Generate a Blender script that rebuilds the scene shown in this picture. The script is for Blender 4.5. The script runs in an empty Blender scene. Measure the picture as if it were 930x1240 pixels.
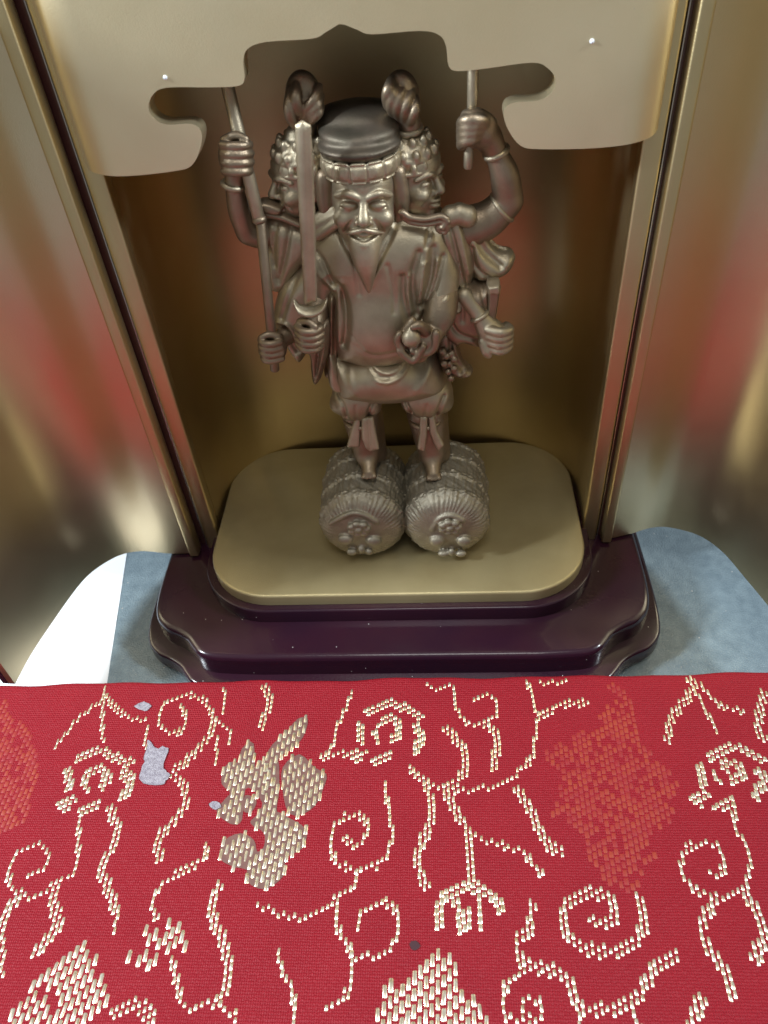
import bpy, math, random
import numpy as np
from mathutils import Vector, Matrix

random.seed(5)
rng = np.random.default_rng(5)
S = 0.01          # the script thinks in centimetres, the scene is in metres
ZO = 2.2          # height of the gold platform above the table (cm); local z = 0 is the platform top

# ------------------------------------------------------------------ camera
CAM = np.array([1.3373, -15.1708, 14.8988])
PITCH, YAW, ROLL, FPX = 0.7677, -0.1055, -0.0985, 931.0
def cam_axes():
    f = np.array([math.sin(YAW)*math.cos(PITCH), math.cos(YAW)*math.cos(PITCH), -math.sin(PITCH)])
    r = np.array([math.cos(YAW), -math.sin(YAW), 0.0]); u = np.cross(r, f)
    return (math.cos(ROLL)*r+math.sin(ROLL)*u, -math.sin(ROLL)*r+math.cos(ROLL)*u, f)
CR, CU, CF = cam_axes()
scene = bpy.context.scene
cd = bpy.data.cameras.new('camera'); cam = bpy.data.objects.new('camera', cd)
scene.collection.objects.link(cam); scene.camera = cam
cam.matrix_world = Matrix(((CR[0], CU[0], -CF[0], CAM[0]*S), (CR[1], CU[1], -CF[1], CAM[1]*S),
                           (CR[2], CU[2], -CF[2], (CAM[2]+ZO)*S), (0, 0, 0, 1)))
cd.sensor_fit = 'VERTICAL'; cd.sensor_height = 36; cd.sensor_width = 27
cd.lens = FPX/1240*36
cd.clip_start = 0.005; cd.clip_end = 50
cd.dof.use_dof = True; cd.dof.focus_distance = 0.175; cd.dof.aperture_fstop = 36.0

# ------------------------------------------------------------------ world, lamps, exposure
w = bpy.data.worlds.new('World'); scene.world = w; w.use_nodes = True
bg = w.node_tree.nodes['Background']
bg.inputs['Color'].default_value = (0.95, 0.99, 1.0, 1); bg.inputs['Strength'].default_value = 0.27

def area(name, loc, target, sx, sy, power, col):
    l = bpy.data.lights.new(name, 'AREA'); l.shape = 'RECTANGLE'; l.size = sx; l.size_y = sy
    l.energy = power; l.color = col
    o = bpy.data.objects.new(name, l); scene.collection.objects.link(o)
    o.location = loc
    o.rotation_euler = (Vector(target)-Vector(loc)).to_track_quat('-Z', 'Y').to_euler()
    return o
def lamp_at(az, el, d):      # az from straight in front, positive to the right
    a, e = math.radians(az), math.radians(el); return (d*math.sin(a)*math.cos(e), -d*math.cos(a)*math.cos(e), d*math.sin(e))
area('side_light', lamp_at(-71, 37, 0.6), (0, -0.05, 0.02), 0.06, 0.09, 4.4, (0.84, 0.93, 1.0))  # unseen small lamp set close so the cloth brightens towards the left
area('side_light', lamp_at(76, 38, 1.5), (0, -0.05, 0.02), 0.12, 0.18, 15, (0.86, 0.94, 1.0))
area('ceiling_lamp', lamp_at(4, 70, 1.5), (0, -0.05, 0.03), 0.45, 0.45, 4.6, (1.0, 0.98, 0.94))
scene.view_settings.view_transform = 'Standard'; scene.view_settings.look = 'None'
scene.view_settings.gamma = 1.0; scene.view_settings.exposure = 0.12
scene.cycles.use_denoising = True
scene.cycles.max_bounces = 8; scene.cycles.glossy_bounces = 6; scene.cycles.diffuse_bounces = 4
scene.cycles.sample_clamp_indirect = 6

# ------------------------------------------------------------------ helpers
def at(px, py, Y):
    """point in the plane y = Y (cm) seen at the photograph's pixel"""
    d = CF + CR*((px-465)/FPX) - CU*((py-620)/FPX)
    return CAM + d*((Y-CAM[1])/d[1])
def on(px, py, z):
    d = CF + CR*((px-465)/FPX) - CU*((py-620)/FPX)
    return CAM + d*((z-CAM[2])/d[2])
def link(o, parent=None):
    scene.collection.objects.link(o)
    if parent is not None: o.parent = parent
    return o
def empty(name, loc, label, cat):
    o = bpy.data.objects.new(name, None); o.empty_display_size = 0.01
    o.location = (loc[0]*S, loc[1]*S, (loc[2]+ZO)*S); link(o)
    o['label'] = label; o['category'] = cat
    return o
def mesh(name, verts, faces, mat, parent=None, smooth=True, label=None, auto=None):
    v = np.asarray(verts, float).copy(); v[:, 2] += ZO; v *= S
    if parent is not None:
        p = parent; off = np.zeros(3)
        while p is not None: off += np.array(p.location); p = p.parent
        v -= off
    me = bpy.data.meshes.new(name)
    if isinstance(faces, np.ndarray):
        n = faces.shape[1]
        me.vertices.add(len(v)); me.vertices.foreach_set('co', v.astype(np.float32).ravel())
        me.loops.add(faces.size); me.loops.foreach_set('vertex_index', faces.astype(np.int32).ravel())
        me.polygons.add(len(faces)); me.polygons.foreach_set('loop_start', (np.arange(len(faces))*n).astype(np.int32))
        me.polygons.foreach_set('loop_total', np.full(len(faces), n, np.int32)); me.update(calc_edges=True)
    else:
        me.from_pydata(v.tolist(), [], faces); me.update()
    me.polygons.foreach_set('use_smooth', [smooth]*len(me.polygons))
    me.materials.append(mat)
    o = bpy.data.objects.new(name, me); link(o, parent)
    if auto is not None: me.set_sharp_from_angle(angle=math.radians(auto))
    if label: o['label'] = label
    return o

def catmull(pts, n=8, closed=False):
    p = np.asarray(pts, float); out = []
    N = len(p); rngi = range(N) if closed else range(N-1)
    for i in rngi:
        if closed: a, b, c, d = p[(i-1) % N], p[i], p[(i+1) % N], p[(i+2) % N]
        else: a, b, c, d = p[max(i-1, 0)], p[i], p[i+1], p[min(i+2, N-1)]
        for t in np.linspace(0, 1, n, endpoint=False):
            out.append(0.5*((2*b)+(-a+c)*t+(2*a-5*b+4*c-d)*t*t+(-a+3*b-3*c+d)*t**3))
    if not closed: out.append(p[-1])
    return np.array(out)

# ------------------------------------------------------------------ signed-distance sculpting
class Field:
    def __init__(self, lo, hi, h):
        lo = np.asarray(lo, float); hi = np.asarray(hi, float)
        self.h = h; self.lo = lo
        self.n = np.ceil((hi-lo)/h).astype(int)+1
        self.ax = [(lo[i]+h*np.arange(self.n[i])).astype(np.float32) for i in range(3)]
        self.D = np.full(self.n, 1.0, np.float32)
    def box(self, lo, hi):
        s = []
        for i in range(3):
            a = int(np.clip(np.floor((lo[i]-self.lo[i])/self.h), 0, self.n[i])); b = int(np.clip(np.ceil((hi[i]-self.lo[i])/self.h)+1, 0, self.n[i]))
            s.append(slice(a, b))
        s = tuple(s)
        return s, self.ax[0][s[0]][:, None, None], self.ax[1][s[1]][None, :, None], self.ax[2][s[2]][None, None, :]
    def put(self, s, d, k, op):
        a = self.D[s]
        if a.size == 0: return
        if op == '-':
            d = -d
            hh = np.maximum(k-np.abs(a-d), 0)/k if k > 0 else 0
            self.D[s] = np.maximum(a, d)+hh*hh*k*0.25
        elif op == '&':
            self.D[s] = np.maximum(a, d)
        else:
            hh = np.maximum(k-np.abs(a-d), 0)/k if k > 0 else 0
            self.D[s] = np.minimum(a, d)-hh*hh*k*0.25
    def ell(self, c, r, k=0.1, op='+', R=None):
        c = np.asarray(c, float); r = np.asarray(r, float); m = float(max(r))+k+0.12 if R is not None else r+k+0.12
        s, X, Y, Z = self.box(c-m, c+m)
        x, y, z = X-c[0], Y-c[1], Z-c[2]
        if R is not None:
            R = np.asarray(R)
            x, y, z = (R[0, 0]*x+R[1, 0]*y+R[2, 0]*z), (R[0, 1]*x+R[1, 1]*y+R[2, 1]*z), (R[0, 2]*x+R[1, 2]*y+R[2, 2]*z)
        k0 = np.sqrt((x/r[0])**2+(y/r[1])**2+(z/r[2])**2); k1 = np.sqrt((x/r[0]**2)**2+(y/r[1]**2)**2+(z/r[2]**2)**2)+1e-6
        self.put(s, k0*(k0-1)/k1, k, op); return self
    def cap(self, a, b, ra, rb, k=0.1, op='+'):
        a = np.asarray(a, float); b = np.asarray(b, float); m = max(ra, rb)+k+0.12
        s, X, Y, Z = self.box(np.minimum(a, b)-m, np.maximum(a, b)+m)
        d = b-a; L = float(d@d)+1e-9
        t = np.clip(((X-a[0])*d[0]+(Y-a[1])*d[1]+(Z-a[2])*d[2])/L, 0, 1)
        q = np.sqrt((X-a[0]-t*d[0])**2+(Y-a[1]-t*d[1])**2+(Z-a[2]-t*d[2])**2)-(ra+(rb-ra)*t)
        self.put(s, q, k, op); return self
    def tube(self, pts, radii, k=0.1, op='+', n=5):
        pts = [np.asarray(p, float) for p in pts]
        if np.isscalar(radii): radii = [radii]*len(pts)
        if len(pts) > 2:
            q = catmull(np.column_stack([np.array(pts), radii]), n)
        else: q = np.column_stack([np.array(pts), radii])
        for i in range(len(q)-1): self.cap(q[i, :3], q[i+1, :3], q[i, 3], q[i+1, 3], k if i == 0 or op == '-' else max(k*0.6, 0.02), op)
        return self
    def bx(self, c, hh, rd=0.03, k=0.05, op='+', R=None):
        c = np.asarray(c, float); hh = np.asarray(hh, float); m = np.linalg.norm(hh)+k+0.1 if R is not None else hh+k+0.12
        s, X, Y, Z = self.box(c-m, c+m); x, y, z = X-c[0], Y-c[1], Z-c[2]
        if R is not None:
            x, y, z = (R[0, 0]*x+R[1, 0]*y+R[2, 0]*z), (R[0, 1]*x+R[1, 1]*y+R[2, 1]*z), (R[0, 2]*x+R[1, 2]*y+R[2, 2]*z)
        qx, qy, qz = np.abs(x)-hh[0]+rd, np.abs(y)-hh[1]+rd, np.abs(z)-hh[2]+rd
        d = np.sqrt(np.maximum(qx, 0)**2+np.maximum(qy, 0)**2+np.maximum(qz, 0)**2)+np.minimum(np.maximum(np.maximum(qx, qy), qz), 0)-rd
        self.put(s, d, k, op); return self
    def relief(self, poly, Y, T, wd, k=0.1, op='+', yx=0.0, yz=0.0, smooth=True):
        """a body with a drawn outline in x,z (cm) that swells to half-thickness T over the width wd"""
        p = np.asarray(poly, float)
        if smooth: p = catmull(p, 4, True)
        lo = np.array([p[:, 0].min(), 0, p[:, 1].min()]); hi = np.array([p[:, 0].max(), 0, p[:, 1].max()])
        cx, cz = (lo[0]+hi[0])/2, (lo[2]+hi[2])/2
        tilt = abs(yx)*(hi[0]-lo[0])/2+abs(yz)*(hi[2]-lo[2])/2
        m = k+0.15; lo[1] = Y-T-tilt; hi[1] = Y+T+tilt
        s, X, Yg, Z = self.box(lo-m, hi+m)
        x = X[:, 0, :]+0*Z[0, 0, :][None]; z = Z[0, 0, :][None, :]+0*X[:, 0, :]
        d2 = np.full(x.shape, 1e9); inside = np.zeros(x.shape, bool)
        for i in range(len(p)):
            a = p[i]; b = p[(i+1) % len(p)]; e = b-a
            t = np.clip(((x-a[0])*e[0]+(z-a[1])*e[1])/(e@e+1e-12), 0, 1)
            d2 = np.minimum(d2, (x-a[0]-t*e[0])**2+(z-a[1]-t*e[1])**2)
            cnd = ((a[1] > z) != (b[1] > z)) & (x < (b[0]-a[0])*(z-a[1])/(b[1]-a[1]+1e-12)+a[0])
            inside ^= cnd
        d2 = np.sqrt(d2)*np.where(inside, -1, 1)
        t = np.clip(-d2/wd, 0, 1); th = T*np.sqrt(np.maximum(1-(1-t)**2, 0))
        yc = Y+yx*(x-cx)+yz*(z-cz)
        d = np.abs(Yg-yc[:, None, :])-th[:, None, :]
        D2 = d2[:, None, :]
        d = np.where(D2 > 0, np.sqrt(D2*D2+np.maximum(d, 0)**2), d*0.75)
        self.put(s, d.astype(np.float32), k, op); return self
    def groove(self, pts, width, depth, ymax=0.6, ymin=-9, smooth=True):
        """valley (depth > 0) or ridge (depth < 0) along a line drawn in x,z, cut into the side that faces the viewer"""
        p = np.asarray(pts, float)
        if smooth and len(p) > 2: p = catmull(p, 5)
        m = width*2.5; lo = np.array([p[:, 0].min()-m, ymin, p[:, 1].min()-m]); hi = np.array([p[:, 0].max()+m, ymax, p[:, 1].max()+m])
        s, X, Y, Z = self.box(lo, hi)
        x = X[:, 0, :]; z = Z[0, 0, :][None, :]
        d2 = np.full((x.shape[0], z.shape[1]), 1e9)
        for i in range(len(p)-1):
            a = p[i]; e = p[i+1]-a
            t = np.clip(((x-a[0])*e[0]+(z-a[1])*e[1])/(e@e+1e-12), 0, 1)
            d2 = np.minimum(d2, (x-a[0]-t*e[0])**2+(z-a[1]-t*e[1])**2)
        self.D[s] += (depth*np.exp(-d2/width**2)).astype(np.float32)[:, None, :]
        return self
    def disp(self, f):
        X, Y, Z = self.ax[0][:, None, None], self.ax[1][None, :, None], self.ax[2][None, None, :]
        self.D += f(X, Y, Z); return self
    def surface(self, relax=1):
        D = self.D; h = self.h
        D[0] = D[-1] = 1; D[:, 0] = D[:, -1] = 1; D[:, :, 0] = D[:, :, -1] = 1
        ins = D < 0; nx, ny, nz = D.shape
        c = np.zeros((nx-1, ny-1, nz-1), np.int8)
        for i in (0, 1):
            for j in (0, 1):
                for k in (0, 1): c += ins[i:nx-1+i, j:ny-1+j, k:nz-1+k]
        idx = np.argwhere((c > 0) & (c < 8))
        vid = np.full(c.shape, -1, np.int32); vid[tuple(idx.T)] = np.arange(len(idx))
        acc = np.zeros((len(idx), 3)); cnt = np.zeros(len(idx))
        corners = [(i, j, k) for i in (0, 1) for j in (0, 1) for k in (0, 1)]
        for a in corners:
            for ax in range(3):
                if a[ax] == 1: continue
                b = list(a); b[ax] = 1
                da = D[tuple((idx+np.array(a)).T)]; db = D[tuple((idx+np.array(b)).T)]
                m = (da < 0) != (db < 0); t = np.where(m, da/(da-db+1e-12), 0)
                pos = np.array(a, float)[None]+0*acc; pos[:, ax] += t
                acc[m] += pos[m]; cnt[m] += 1
        V = (idx+acc/cnt[:, None])*h+self.lo
        F = []
        for ax in range(3):
            o1, o2 = (ax+1) % 3, (ax+2) % 3
            sa = [slice(None)]*3; sb = [slice(None)]*3; sa[ax] = slice(0, -1); sb[ax] = slice(1, None)
            A = ins[tuple(sa)]; B = ins[tuple(sb)]
            e = np.argwhere(A != B)
            e = e[(e[:, o1] > 0) & (e[:, o2] > 0) & (e[:, o1] < D.shape[o1]-1) & (e[:, o2] < D.shape[o2]-1)]
            fl = A[tuple(e.T)]
            q = []
            for d1, d2 in ((-1, -1), (0, -1), (0, 0), (-1, 0)):
                ee = e.copy(); ee[:, o1] += d1; ee[:, o2] += d2; q.append(vid[tuple(ee.T)])
            q = np.stack(q, 1); q[~fl] = q[~fl][:, ::-1]; F.append(q)
        F = np.concatenate(F)
        for _ in range(relax):
            s = np.zeros_like(V); n = np.zeros(len(V))
            for i in range(4):
                np.add.at(s, F[:, i], V[F[:, (i+1) % 4]]+V[F[:, (i+3) % 4]]); np.add.at(n, F[:, i], 2)
            V = V*0.5+s/n[:, None]*0.5
        return V, F
    def build(self, name, mat, parent, relax=1, xf=None, label=None):
        V, F = self.surface(relax)
        if xf is not None: V = xf(V)
        return mesh(name, V, F, mat, parent, label=label)

def px2(poly, Y):          # drawn outline -> x,z in the plane y = Y
    q = np.array([at(a, b, Y) for a, b in poly]); return q[:, [0, 2]]
def bounds(pts, m):
    p = np.array(pts); return p.min(0)-m, p.max(0)+m
def Rz(a): c, s = math.cos(a), math.sin(a); return np.array([[c, -s, 0], [s, c, 0], [0, 0, 1.0]])
def Rx(a): c, s = math.cos(a), math.sin(a); return np.array([[1.0, 0, 0], [0, c, -s], [0, s, c]])
def Ry(a): c, s = math.cos(a), math.sin(a); return np.array([[c, 0, s], [0, 1.0, 0], [-s, 0, c]])

# ------------------------------------------------------------------ materials
def material(name, col, metallic=0.0, rough=0.5, col2=None, nscale=1.0, bump=0.0, bscale=20.0, rvar=0.0, coat=0.0, spec=None, detail=4, dust=None, speck=None, bdist=0.0004):
    m = bpy.data.materials.new(name); m.use_nodes = True
    nt = m.node_tree; N = nt.nodes; L = nt.links; b = N['Principled BSDF']
    b.inputs['Metallic'].default_value = metallic; b.inputs['Roughness'].default_value = rough
    b.inputs['Coat Weight'].default_value = coat
    if spec is not None: b.inputs['Specular IOR Level'].default_value = spec
    g = N.new('ShaderNodeNewGeometry')
    mp = N.new('ShaderNodeVectorMath'); mp.operation = 'SCALE'; mp.inputs['Scale'].default_value = 100.0
    L.new(g.outputs['Position'], mp.inputs[0]); co = mp.outputs[0]
    def noise(scale, d=detail):
        n = N.new('ShaderNodeTexNoise'); n.inputs['Scale'].default_value = scale; n.inputs['Detail'].default_value = d
        L.new(co, n.inputs['Vector']); return n.outputs['Fac']
    def mix(fac, a, c):
        x = N.new('ShaderNodeMix'); x.data_type = 'RGBA'
        if hasattr(fac, 'is_linked'): L.new(fac, x.inputs[0])
        else: x.inputs[0].default_value = fac
        for sock, v in ((x.inputs[6], a), (x.inputs[7], c)):
            if hasattr(v, 'is_linked'): L.new(v, sock)
            else: sock.default_value = (*v, 1)
        return x.outputs[2]
    def ramp(v, a, c):
        r = N.new('ShaderNodeMapRange'); r.inputs[1].default_value = a; r.inputs[2].default_value = c; L.new(v, r.inputs[0]); return r.outputs[0]
    c = col
    if col2 is not None: c = mix(ramp(noise(nscale), 0.35, 0.68), col, col2)
    metal = None; rg = None
    if dust is not None:      # grey dust that has settled on what faces up
        sp = N.new('ShaderNodeSeparateXYZ'); L.new(g.outputs['Normal'], sp.inputs[0])
        up = ramp(sp.outputs['Z'], 0.25, 0.95)
        mu = N.new('ShaderNodeMath'); mu.operation = 'MULTIPLY'; L.new(up, mu.inputs[0]); L.new(ramp(noise(6.0), 0.25, 0.7), mu.inputs[1])
        mu2 = N.new('ShaderNodeMath'); mu2.operation = 'MULTIPLY'; L.new(mu.outputs[0], mu2.inputs[0]); mu2.inputs[1].default_value = dust
        c = mix(mu2.outputs[0], c, (0.29, 0.265, 0.21))
        mm = N.new('ShaderNodeMapRange'); mm.inputs[3].default_value = metallic; mm.inputs[4].default_value = metallic*0.3; L.new(mu2.outputs[0], mm.inputs[0]); L.new(mm.outputs[0], b.inputs['Metallic'])
    if speck is not None:     # tiny pale dust specks
        v = N.new('ShaderNodeTexVoronoi'); v.inputs['Scale'].default_value = speck[0]; L.new(co, v.inputs['Vector'])
        r = ramp(v.outputs['Distance'], speck[1], speck[1]*0.6)
        c = mix(r, c, (0.55, 0.53, 0.5))
    if hasattr(c, 'is_linked'): L.new(c, b.inputs['Base Color'])
    else: b.inputs['Base Color'].default_value = (*c, 1)
    if rvar:
        r = N.new('ShaderNodeMapRange'); r.inputs[3].default_value = rough-rvar; r.inputs[4].default_value = rough+rvar
        L.new(noise(nscale*2.3), r.inputs[0]); L.new(r.outputs[0], b.inputs['Roughness'])
    if bump:
        bn = N.new('ShaderNodeBump'); bn.inputs['Strength'].default_value = bump; bn.inputs['Distance'].default_value = bdist
        L.new(noise(bscale, 3), bn.inputs['Height']); L.new(bn.outputs[0], b.inputs['Normal'])
    return m
GOLD = material('satin_gold', (0.58, 0.46, 0.25), 1.0, 0.38, (0.62, 0.50, 0.28), 0.5, 0.25, 38, 0.04, bdist=0.00012, speck=(2.6, 0.022))
GOLDP = material('platform_gold', (0.44, 0.36, 0.19), 0.65, 0.43, (0.50, 0.42, 0.23), 0.8, 0.4, 45, 0.05, bdist=0.00015, speck=(3.2, 0.03))
GOLDV = material('pale_gold', (0.80, 0.67, 0.42), 0.85, 0.40, (0.84, 0.72, 0.47), 0.5, 0.25, 38, 0.04, bdist=0.00012, speck=(2.6, 0.022))
GOLDD = material('door_gold', (0.66, 0.54, 0.34), 1.0, 0.34, (0.69, 0.57, 0.37), 0.5, 0.25, 38, 0.04, bdist=0.00012, speck=(2.6, 0.022))
LACQ = material('plum_lacquer', (0.026, 0.007, 0.014), 0.0, 0.20, (0.020, 0.006, 0.014), 0.6, 0.06, 12, 0.05, coat=0.15, spec=0.35, speck=(3.2, 0.045))
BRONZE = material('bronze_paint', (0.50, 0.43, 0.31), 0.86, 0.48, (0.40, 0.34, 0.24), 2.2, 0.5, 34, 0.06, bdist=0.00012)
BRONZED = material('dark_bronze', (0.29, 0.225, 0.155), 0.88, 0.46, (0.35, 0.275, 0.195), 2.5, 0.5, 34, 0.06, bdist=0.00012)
HATM = material('shaded_bronze', (0.11, 0.095, 0.07), 0.85, 0.55, (0.16, 0.13, 0.10), 2.0, 0.3, 30, 0.06, bdist=0.00015)  # cap's shade and dark reflection put into a darker bronze colour
STRAW = material('dusty_bronze', (0.38, 0.34, 0.26), 0.75, 0.50, (0.28, 0.25, 0.19), 3.0, 0.5, 30, 0.06, dust=0.55, bdist=0.0002)
LIGHT_PATCH = material('white_light_patch', (0.85, 0.87, 0.9), 0.0, 0.6)  # near-white colour that carries the blown-out light on the table
THREAD = material('gold_thread', (0.66, 0.53, 0.33), 0.80, 0.30, (0.93, 0.88, 0.74), 9.0)
ORANGE = material('orange_thread', (0.32, 0.036, 0.014), 0.0, 0.6, (0.28, 0.012, 0.016), 4.0)
FOIL = material('grey_patch', (0.24, 0.21, 0.25), 0.0, 0.6, (0.40, 0.37, 0.41), 14.0, 0.8, 40)
UNDER = material('thread_ground', (0.17, 0.08, 0.07), 0.2, 0.5, (0.22, 0.11, 0.09), 6.0)
TABLE = material('pale_blue_table', (0.20, 0.26, 0.29), 0.0, 0.26, (0.15, 0.20, 0.23), 3.0, 0.6, 22, 0.1, speck=(2.2, 0.05))
STAINM = material('dark_stain', (0.05, 0.015, 0.02), 0.0, 0.6)

def brocade():
    m = bpy.data.materials.new('red_brocade'); m.use_nodes = True
    nt = m.node_tree; N = nt.nodes; L = nt.links; b = N['Principled BSDF']
    b.inputs['Roughness'].default_value = 0.55; b.inputs['Sheen Weight'].default_value = 0.0; b.inputs['Specular IOR Level'].default_value = 0.22; b.inputs['Sheen Roughness'].default_value = 0.4
    b.inputs['Sheen Tint'].default_value = (1, .45, .5, 1)
    g = N.new('ShaderNodeNewGeometry'); mp = N.new('ShaderNodeVectorMath'); mp.operation = 'SCALE'; mp.inputs['Scale'].default_value = 100
    L.new(g.outputs['Position'], mp.inputs[0])
    n = N.new('ShaderNodeTexNoise'); n.inputs['Scale'].default_value = 1.2; n.inputs['Detail'].default_value = 5; L.new(mp.outputs[0], n.inputs['Vector'])
    wv = N.new('ShaderNodeTexWave'); wv.bands_direction = 'Y'; wv.inputs['Scale'].default_value = 6.3; wv.inputs['Distortion'].default_value = 3.5; wv.inputs['Detail'].default_value = 2; wv.inputs['Detail Scale'].default_value = 3.0
    L.new(mp.outputs[0], wv.inputs['Vector'])
    w2 = N.new('ShaderNodeTexWave'); w2.bands_direction = 'X'; w2.inputs['Scale'].default_value = 7.5; w2.inputs['Distortion'].default_value = 2.2; w2.inputs['Detail Scale'].default_value = 4.0
    L.new(mp.outputs[0], w2.inputs['Vector'])
    ad = N.new('ShaderNodeMath'); ad.operation = 'ADD'; L.new(wv.outputs['Fac'], ad.inputs[0]); L.new(w2.outputs['Fac'], ad.inputs[1])
    x = N.new('ShaderNodeMix'); x.data_type = 'RGBA'; x.inputs[6].default_value = (0.25, 0.006, 0.015, 1); x.inputs[7].default_value = (0.30, 0.009, 0.018, 1)
    L.new(n.outputs['Fac'], x.inputs[0])
    y = N.new('ShaderNodeMix'); y.data_type = 'RGBA'; y.blend_type = 'MULTIPLY'
    mr = N.new('ShaderNodeMapRange'); mr.inputs[1].default_value = 0; mr.inputs[2].default_value = 2; mr.inputs[3].default_value = 0.86; mr.inputs[4].default_value = 1.1
    L.new(ad.outputs[0], mr.inputs[0]); L.new(x.outputs[2], y.inputs[6]); L.new(mr.outputs[0], y.inputs[7]); y.inputs[0].default_value = 1
    L.new(y.outputs[2], b.inputs['Base Color'])
    bn = N.new('ShaderNodeBump'); bn.inputs['Strength'].default_value = 0.5; bn.inputs['Distance'].default_value = 0.0002
    L.new(ad.outputs[0], bn.inputs['Height']); L.new(bn.outputs[0], b.inputs['Normal'])
    return m
CLOTH = brocade()

# ------------------------------------------------------------------ setting: table
def grid_plane(name, x0, x1, y0, y1, z, mat):
    return mesh(name, [(x0, y0, z), (x1, y0, z), (x1, y1, z), (x0, y1, z)], [(0, 1, 2, 3)], mat, smooth=False)
tb = grid_plane('table', -45, 45, -40, 40, -ZO, TABLE); tb['kind'] = 'structure'

# white sheet standing in for window light that falls under the left door
def prism(poly, z0, z1, name, mat, parent=None, bevel=0, smooth=True, auto=40, seg=3):
    """upright prism over a plan outline (counter-clockwise), top edge rounded by bevel"""
    p = np.asarray(poly, float); n = len(p)
    d1 = np.roll(p, -1, 0)-p; d0 = p-np.roll(p, 1, 0)
    nn = np.stack([d0[:, 1]+d1[:, 1], -(d0[:, 0]+d1[:, 0])], 1); nn /= np.linalg.norm(nn, axis=1)[:, None]+1e-9
    rings = [(0.0, z0)]
    if bevel:
        for i in range(seg+1):
            a = math.pi/2*i/seg; rings.append((bevel*(1-math.cos(a)), z1-bevel+bevel*math.sin(a)))
    else: rings.append((0.0, z1))
    V = []; F = []
    for off, z in rings:
        q = p-nn*off; V += [(a, b, z) for a, b in q]
    for r in range(len(rings)-1):
        for i in range(n):
            j = (i+1) % n; F.append((r*n+i, r*n+j, (r+1)*n+j, (r+1)*n+i))
    F.append(tuple(range((len(rings)-1)*n, len(rings)*n))); F.append(tuple(range(n-1, -1, -1)))
    return mesh(name, V, F, mat, parent, smooth, auto=auto)
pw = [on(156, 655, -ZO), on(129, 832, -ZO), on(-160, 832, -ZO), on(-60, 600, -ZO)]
sheet = prism([(q[0], q[1]) for q in pw][::-1], -ZO+0.002, -ZO+0.012, 'light_patch_sheet', LIGHT_PATCH, smooth=False, auto=None)
sheet['label'] = 'white sheet on the table standing in for the patch of light under the left open door'; sheet['category'] = 'light patch'
# ------------------------------------------------------------------ the shrine
shrine = empty('household_shrine', (0, 0, -ZO), 'small gold and plum lacquer altar shrine with both curved doors open', 'shrine')

def rrect(x0, x1, y0, y1, r, n=10, rb=None):
    rb = r if rb is None else rb; out = []
    for cx, cy, a0, rr in ((x1-r, y0+r, -90, r), (x1-rb, y1-rb, 0, rb), (x0+rb, y1-rb, 90, rb), (x0+r, y0+r, 180, r)):
        for i in range(n+1):
            a = math.radians(a0+90*i/n); out.append((cx+rr*math.cos(a), cy+rr*math.sin(a)))
    return out
plat = prism(rrect(-4.9, 5.02, -2.80, 3.12, 1.75, 12), -0.35, 0.0, 'platform', GOLDP, shrine, bevel=0.07)

# lacquer plinth: two tiers with ogee front corners
half = [(-0.02, -4.30), (3.5, -4.30), (4.55, -4.24), (4.98, -4.10), (5.22, -3.86), (5.42, -3.62), (5.72, -3.42), (6.1, -3.22), (6.4, -2.86), (6.54, -2.2), (6.56, -0.8), (6.5, 1.5), (6.3, 3.4), (5.6, 4.6), (3.5, 5.2), (0, 5.3)]
def tier(k, dy=0.0):
    h = np.array(half)[1:-1]; h = h*k; h[:, 1] += dy
    r = catmull(h, 4)
    l = r[::-1]*np.array([-1, 1]); o = np.concatenate([r, l]); o[:, 0] += 0.08
    return o
prism(tier(1.0, 0.17), -1.5, -0.80, 'plinth', LACQ, shrine, bevel=0.16, seg=4)
prism(tier(1.05, -0.02), -ZO+0.25, -1.5, 'plinth_foot', LACQ, shrine, bevel=0.10, seg=4)
prism(tier(1.0), -ZO, -ZO+0.25, 'plinth_base', LACQ, shrine)
prism(rrect(-5.12, 5.26, -3.0, 3.4, 1.9, 12), -0.80, -0.36, 'platform_step', LACQ, shrine, bevel=0.06)

def wallsheet(path, z0, z1, t, name, mat, parent, nz=2, auto=45):
    """upright curved sheet of thickness t; the path's left side is the outer side"""
    p = np.asarray(path, float); n = len(p)
    d = np.gradient(p, axis=0); nn = np.stack([-d[:, 1], d[:, 0]], 1); nn /= np.linalg.norm(nn, axis=1)[:, None]
    q = p+nn*t; loop = np.concatenate([p, q[::-1]]); N = 2*n; V = []; F = []
    for z in np.linspace(z0, z1, nz): V += [(a, b, z) for a, b in loop]
    for r in range(nz-1):
        for i in range(N): F.append((r*N+i, r*N+(i+1) % N, (r+1)*N+(i+1) % N, (r+1)*N+i))
    for i in range(n-1):
        F.append((i+1, i, N-1-i, N-2-i)); b = (nz-1)*N; F.append((b+i, b+i+1, b+N-2-i, b+N-1-i))
    return mesh(name, V, F, mat, parent, True, auto=auto)
TOP = 14.2
back = catmull([(-5.0, 0.05), (-4.99, 0.6), (-4.93, 1.4), (-4.62, 2.2), (-4.0, 2.85), (-3.0, 3.22), (-1.5, 3.34), (0.08, 3.37), (1.7, 3.34), (3.2, 3.22), (4.15, 2.85), (4.78, 2.2), (5.09, 1.4), (5.14, 0.6), (5.15, 0.05)][::-1], 8)[::-1]
wallsheet(back, -0.78, TOP, 0.22, 'back_panel', GOLD, shrine)
bo = back.copy()
wallsheet(back*np.array([1.06, 1.0])+np.array([0, 0.26]), -0.79, TOP, 0.25, 'outer_shell', LACQ, shrine)
prism([(-6.0, -0.5), (6.15, -0.5), (6.15, 4.3), (-6.0, 4.3)], TOP+0.003, TOP+0.8, 'roof', LACQ, shrine, bevel=0.15)

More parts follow.
